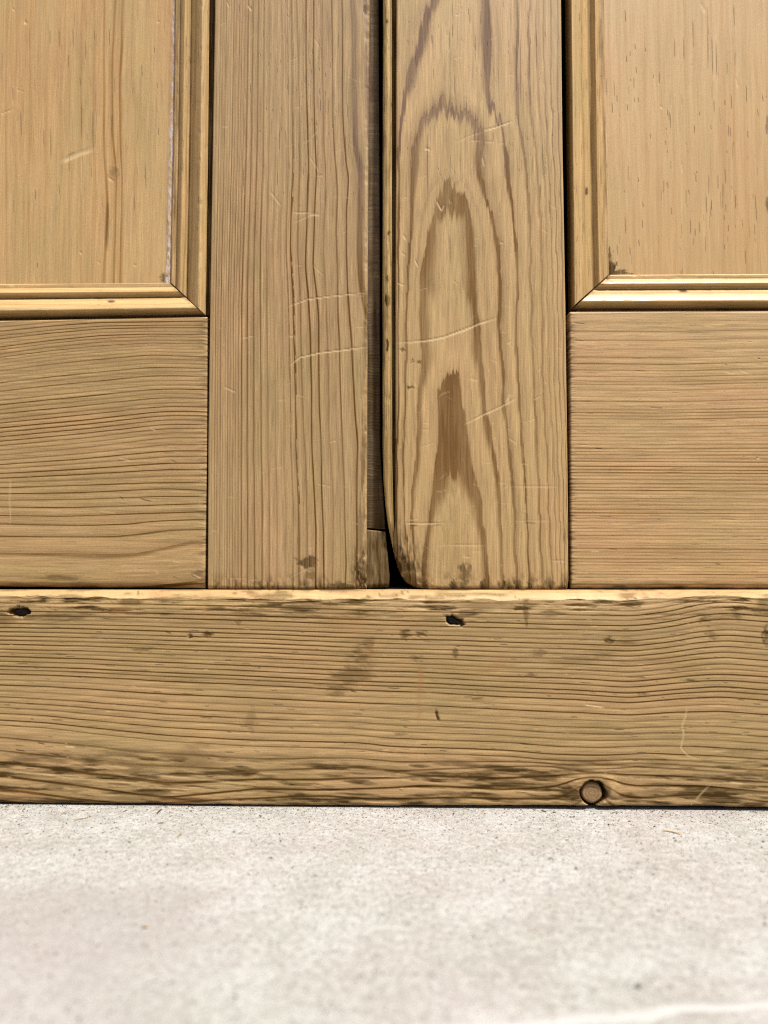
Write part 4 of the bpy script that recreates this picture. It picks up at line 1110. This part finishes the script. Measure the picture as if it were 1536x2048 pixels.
    fl = np.maximum(fl, 0.7 * rip * np.clip(-2.4 * vnoise(U / 24, V / 2.4, 56), 0, 1))
    for (u, v, l, s_) in [(1148, 646, 22, .7), (1150, 680, 16, .6), (1190, 897, 14, .8), (1150, 862, 24, .4), (1300, 815, 26, .5), (1515, 716, 6, .9), (1452, 729, 3, .8), (1513, 914, 3, .8), (1215, 1098, 20, .5), (1430, 1128, 12, .6), (1270, 741, 22, .5)]:
        seg_mask(fl, U, V, [(u, v), (u + l, v + 1.5)], 1.2, s_)
    for pts, s_ in [([(1450, 744), (1470, 747)], .6), ([(1480, 740), (1498, 747)], .6), ([(1240, 688), (1255, 690)], .5), ([(1182, 1102), (1200, 1102)], .6), ([(1515, 917), (1519, 917)], .8), ([(1410, 650), (1430, 655)], .35)]:
        seg_mask(sc, U, V, pts, 1.5, s_)
    dashes(fl, U, V, 220, (1145, 1540, 640, 1170), 4, 40, 73, (.15, .6), 0.85, vert=False)
    dashes(sc, U, V, 120, (1145, 1540, 640, 1170), 4, 26, 74, (.15, .4), 0.85, vert=False)
    Y = Z(U) + 0.0004 + round_edge(dl * PX, 0.0010) + round_edge(dt * PX, 0.0010) + round_edge(db * PX, 0.0046 + 0.001 * fbm(U / 40, U * 0, 3, 3))
    f = R - np.floor(R)
    Y += 0.0003 * fbm(U / 200, V / 120, 37, 3) + rip * 0.00012 * vnoise(U / 24, V / 2.4, 56)
    slab('rail', U, V, 0.0, Y, 0.034, M_rail_r, e, dict(ring=R, rw=rw, ink=ink, stain_shade=st, fleck=fl, scratch_lit=sc, paint=pt), org)
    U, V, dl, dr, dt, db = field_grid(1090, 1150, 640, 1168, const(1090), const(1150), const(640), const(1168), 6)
    slab('tenon', U, V, 0.0, Z(U) + 0.0150, 0.03, M_block, e, dict(ring=V / 9, rw=Z(U) + .3, ink=Z(U) + .6, stain_shade=Z(U) + .95, fleck=Z(U), scratch_lit=Z(U), paint=Z(U)), org)  # right tenon: colour darkened to stand in for the joint's shade

    # ---- panel
    U, V, dl, dr, dt, db = field_grid(1152, 2400, TOPV, 640, const(1152), const(2400), const(TOPV), const(640), 2.4, su=1.3)
    L = [[(0, 1120), (560, 1125)], [(0, 1215), (560, 1226)], [(0, 1262), (560, 1266)], [(0, 1290), (300, 1293), (560, 1290)], [(0, 1320), (560, 1318)], [(0, 1345), (560, 1352)], [(0, 1420), (560, 1425)], [(0, 1536), (560, 1540)], [(0, 2400), (560, 2400)]]
    R = stack_field([smooth_line(l, sig=14) for l in L], [-4, 0, 2, 3, 4, 5, 8, 13, 55], V, U)
    R = R + 0.2 * fbm(U / 26, V / 220, 16, 3)
    rw = Z(U) + 0.34
    ink = 0.17 + 0.2 * fbm(U / 30, V / 160, 15, 3)
    st, fl, sc, pt = Z(U), Z(U), Z(U), Z(U)
    blob(st, U, V, 1222, 537, 11, 14, .95, .5, 3); blob(st, U, V, 1240, 546, 26, 5, .6, .6, 4); blob(st, U, V, 1219, 515, 4, 16, .6, .6, 5)
    blob(st, U, V, 1211, 330, 3, 8, .6, .5, 6); blob(st, U, V, 1212, 462, 3, 8, .5, .5, 7); blob(st, U, V, 1534, 250, 4, 22, .4, .4, 8); blob(st, U, V, 1534, 410, 4, 16, .5, .4, 9)
    for (u, v, l) in [(1250, 20, 34), (1415, 15, 165), (1424, 75, 100), (1432, 85, 90), (1386, 40, 80), (1468, 10, 60), (1270, 88, 16), (1291, 95, 14), (1253, 112, 18), (1272, 135, 16), (1367, 75, 60), (1224, 205, 30), (1233, 190, 20), (1254, 208, 20), (1276, 195, 14), (1318, 145, 30), (1335, 220, 18), (1449, 200, 16), (1462, 190, 40), (1492, 170, 50), (1525, 190, 20),
                      (1456, 250, 34), (1460, 255, 28), (1495, 262, 22), (1388, 250, 26), (1276, 355, 14), (1391, 350, 22), (1435, 350, 40), (1450, 338, 42), (1412, 392, 50), (1422, 400, 30), (1377, 380, 14), (1470, 390, 40), (1510, 390, 40), (1250, 435, 46), (1284, 440, 24), (1285, 405, 14), (1342, 415, 22), (1456, 450, 20), (1380, 440, 40), (1398, 445, 30), (1234, 490, 30), (1259, 495, 22), (1277, 480, 18), (1490, 500, 40)]:
        seg_mask(fl, U, V, [(u, v), (u + .9, v + l * .75)], 0.68, .72)
    dashes(fl, U, V, 90, (1215, 1540, 0, 545), 5, 40, 81, (.3, .9), 0.95, [(1450, 220, 40, 60), (1420, 440, 40, 50), (1480, 400, 30, 60), (1260, 180, 24, 60), (1340, 240, 20, 60)])
    for pts, s_, w in [([(1213, 260), (1215, 300), (1212, 330), (1215, 380), (1214, 420), (1217, 500)], .5, 1.3), ([(1364, 325), (1364, 345)], .6, 1.6), ([(1472, 155), (1475, 175)], .5, 1.6), ([(1320, 212), (1326, 216)], .5, 2.0), ([(1292, 480), (1290, 515)], .35, 2.0), ([(1402, 5), (1410, 24)], .4, 3.0)]:
        seg_mask(sc, U, V, pts, w, s_)
    Y = Z(U) + 0.0122 + 0.0006 * fbm(U / 300, V / 300, 41, 2) + sc * 0.0002
    slab('panel', U, V, 0.0122, Y, 0.024, M_panel_r, e, dict(ring=R, rw=rw, ink=ink, stain_shade=st, fleck=fl, scratch_lit=sc, paint=pt), org)

    # ---- mouldings (mirror image of the left door's)
    # upright: across runs from the panel (right) to the stile (left), so build rows reversed
    def mv():
        r = axis(TOPV, 640, 5.0, -6, 700)
        rr = (r - r[0]) / (r[-1] - r[0])
        ws = WS[::-1]
        T, W = np.meshgrid(rr, ws, indexing='ij')
        V = TOPV + (548 + 69 * W - TOPV) * T
        a = lin((0, 1208), (300, 1212), (548, 1218))(V); b = lin((0, 1134.5), (300, 1137.5), (617, 1141))(V)
        U = a + (b - a) * W
        Wp = np.interp(W, [0, .13, .40, .89, 1], [0, .135, .43, .768, 1])
        Y = np.interp(Wp, WS, PDS) * MM + 0.00012 * fbm(V / 60, W * 3, 91, 3) + 0.00025 * np.clip(fbm(V / 14, W * 5, 94, 3) - 0.25, 0, 1)
        R = W * 5 + 0.8 * fbm(V / 300, W * 2, 91, 2)
        st, fl = Z(U), Z(U)
        st = np.maximum(0.7 * np.exp(-((Wp - 0.428) / 0.02) ** 2) * (0.7 + 0.5 * fbm(V / 40, W * 0, 91, 2)), 0.5 * sstep(0.93, 1.0, W))  # groove and stile side: shade put into the colour
        st = np.maximum(st, 0.5 * (W < 0.16) * np.clip(0.2 + 1.2 * fbm(V / 50, W * 20, 93, 3), 0, 1))
        dashes(fl, U, V, 80, (1140, 1205, 0, 600), 6, 44, 91, (.3, .8), 0.9)
        seg_mask(fl, U, V, [(1173, 378), (1173, 388)], 2.8, 1.0, False)
        return slab('moulding', U, V, Y, Y, 0.016, M_mould_v, e, dict(ring=R, rw=Z(U) + .3, ink=Z(U) + .35, stain_shade=st, fleck=fl, scratch_lit=Z(U), paint=Z(U)), org)
    mv()
    moulding_h('moulding', e, org, lin((1215, 549.5), (1536, 548)), lin((1140, 619.5), (1536, 618)), lambda t: 1221 - 78 * t, 2400, 92, [(1366, 582, 5)])
    return e
RIGHT = build_right_door()

# ------------------------------------------------------------------ hollow cupboard box, added behind the doors to keep their gaps dark
def build_carcass():
    e = empty('cupboard_carcass', (0, 0.2, 0))
    tag(e, 'dark hollow cupboard box added behind the doors, seen as a black gap between the door bottoms', 'cupboard')
    def bx(name, x0, x1, y0, y1, z0, z1):
        P = [(x, y, z) for x in (x0, x1) for y in (y0, y1) for z in (z0, z1)]
        q = np.array([[0, 1, 3, 2], [4, 6, 7, 5], [0, 4, 5, 1], [2, 3, 7, 6], [0, 2, 6, 4], [1, 5, 7, 3]])
        z = np.zeros(8)
        raw_mesh(name, P, [q], M_inside, e, np.zeros(6, bool), dict(ring=z, rw=z + .3, ink=z, stain_shade=z, fleck=z, scratch_lit=z, paint=z), (0, 0.2, 0))
    top = float(wall(768, TOPV, 0)[1])
    bx('back_board', -0.56, 0.56, 0.40, 0.415, -0.012, top + 0.02)
    bx('side_board', -0.56, -0.535, 0.0, 0.3995, -0.012, top + 0.02)
    bx('side_board', 0.535, 0.56, 0.0, 0.3995, -0.012, top + 0.02)
    bx('bottom_board', -0.5345, 0.5345, 0.046, 0.3995, ZT - 0.022, ZT - 0.001)
    bx('top_board', -0.5345, 0.5345, 0.002, 0.3995, top + 0.001, top + 0.02)
build_carcass()

# ------------------------------------------------------------------ bits on the ground
def tube(name, pts, radii, mat, sides=7):
    pts = np.array(pts, float)
    P = []
    for k, (p, r) in enumerate(zip(pts, radii)):
        d = pts[min(k + 1, len(pts) - 1)] - pts[max(k - 1, 0)]
        d /= np.linalg.norm(d)
        a = np.cross(d, [0, 0, 1.0]); a /= np.linalg.norm(a); b = np.cross(a, d)
        for j in range(sides):
            t = 2 * math.pi * j / sides
            P.append(p + r * (a * math.cos(t) + b * 0.6 * math.sin(t)))
    n = len(pts)
    i = np.arange(n * sides).reshape(n, sides)
    i2 = np.concatenate([i, i[:, :1]], 1)
    q = np.stack([i2[:-1, :-1], i2[:-1, 1:], i2[1:, 1:], i2[1:, :-1]], -1).reshape(-1, 4)
    org = np.array([pts[0][0], pts[0][1], gz(pts[0][0])])
    o = raw_mesh(name, P, [q, i[0][None, ::-1], i[-1][None]], mat, None, None, None, org)
    o.location = org
    return o

def on_floor(px, z):
    return [(*ground_pt(u, v), zz + gz((u - 768) / F * 0.45)) for (u, v), zz in zip(px, z)]

tag(tube('wood_splinter', on_floor([(1326, 1663), (1334, 1663), (1345, 1665), (1357, 1668), (1367, 1671)], [.0010, .0008, .0007, .0008, .0012]), [.0003, .0006, .00065, .0005, .0002], M_straw),
    'pale curved wood splinter lying on the concrete below the knot', 'splinter')
tag(tube('wood_splinter', on_floor([(314, 1628), (318, 1624), (323, 1620)], [.0006, .0006, .0007]), [.0003, .0005, .0003], M_twig),
    'tiny dark slanted splinter on the concrete near the board, left', 'splinter')
tag(tube('wood_splinter', on_floor([(150, 1641), (160, 1638), (170, 1637), (178, 1634)], [.0006, .0006, .0006, .0006]), [.0002, .0004, .0004, .0002], M_straw),
    'thin tan splinter on the concrete at far left by the board', 'splinter')
tag(tube('wood_splinter', on_floor([(1096, 1718), (1103, 1719), (1109, 1722)], [.0006, .0007, .0006]), [.0003, .0004, .0002], M_twig),
    'small dark curled splinter on the concrete, right of centre', 'splinter')
tag(tube('wood_splinter', on_floor([(355, 1675), (360, 1671), (364, 1669)], [.0006, .0006, .0006]), [.0002, .0004, .0002], M_chip),
    'short brown splinter on the concrete, left of centre', 'splinter')

def pebble(name, u, v, r, mat, squash, seed):
    x, y = ground_pt(u, v)
    P = []; na, nb = 10, 6
    for i in range(nb + 1):
        th = math.pi * i / nb
        for j in range(na):
            ph = 2 * math.pi * j / na
            k = 1 + 0.25 * float(fbm(np.array(math.cos(ph) * math.sin(th) * 1.7 + seed), np.array(math.sin(ph) * math.sin(th) * 1.7 + math.cos(th)), seed, 2))
            P.append((r[0] * k * math.sin(th) * math.cos(ph), r[1] * k * math.sin(th) * math.sin(ph), squash * r[0] * (k * math.cos(th) + 0.9)))
    i = np.arange((nb + 1) * na).reshape(nb + 1, na)
    i2 = np.concatenate([i, i[:, :1]], 1)
    q = np.stack([i2[:-1, :-1], i2[1:, :-1], i2[1:, 1:], i2[:-1, 1:]], -1).reshape(-1, 4)
    o = raw_mesh(name, P, [q], mat)
    o.location = (x, y, gz(x))
    return o
tag(pebble('wood_chip', 290, 1853, (.0012, .0006), M_chip, .35, 3), 'flat brown wood chip on the blurred concrete, left', 'chip')
tag(pebble('pebble', 1277, 1977, (.0011, .0009), M_stone, .6, 5), 'dark pebble on the blurred concrete near the white mortar line', 'pebble')

def build_grit():
    r = np.random.default_rng(99)
    N = 9500
    P = np.zeros((N, 6, 3)); 
    base = np.array([[1, 0, 0], [-1, 0, 0], [0, 1, 0], [0, -1, 0], [0, 0, 1], [0, 0, -1]], float)
    for i in range(N):
        if r.random() < 0.55:
            x = r.uniform(-0.36, 0.36); y = PY + 0.001 - r.exponential(0.008 if r.random() < 0.6 else 0.03)
        else:
            x = r.uniform(-0.3, 0.3); y = PY - 0.24 * r.random() ** 1.5
        s = r.lognormal(-8.5, 0.42)
        st = r.uniform(1, 3.2) if r.random() < 0.4 else r.uniform(1, 1.6)
        a = r.uniform(0, math.pi)
        v = base * np.array([s * st, s, s * 0.6]) * r.uniform(.7, 1.2, (6, 1))
        P[i, :, 0] = x + v[:, 0] * math.cos(a) - v[:, 1] * math.sin(a)
        P[i, :, 1] = y + v[:, 0] * math.sin(a) + v[:, 1] * math.cos(a)
        P[i, :, 2] = v[:, 2] + s * 0.35 + gz(x)
    tri = np.array([[0, 2, 4], [2, 1, 4], [1, 3, 4], [3, 0, 4], [2, 0, 5], [1, 2, 5], [3, 1, 5], [0, 3, 5]])
    f = (tri[None] + 6 * np.arange(N)[:, None, None]).reshape(-1, 3)
    o = raw_mesh('grit', P.reshape(-1, 3), [f], M_grit, None, np.zeros(len(f), bool))
    tag(o, 'fine sawdust and grit scattered on the concrete along the board', 'grit', kind='stuff')
build_grit()
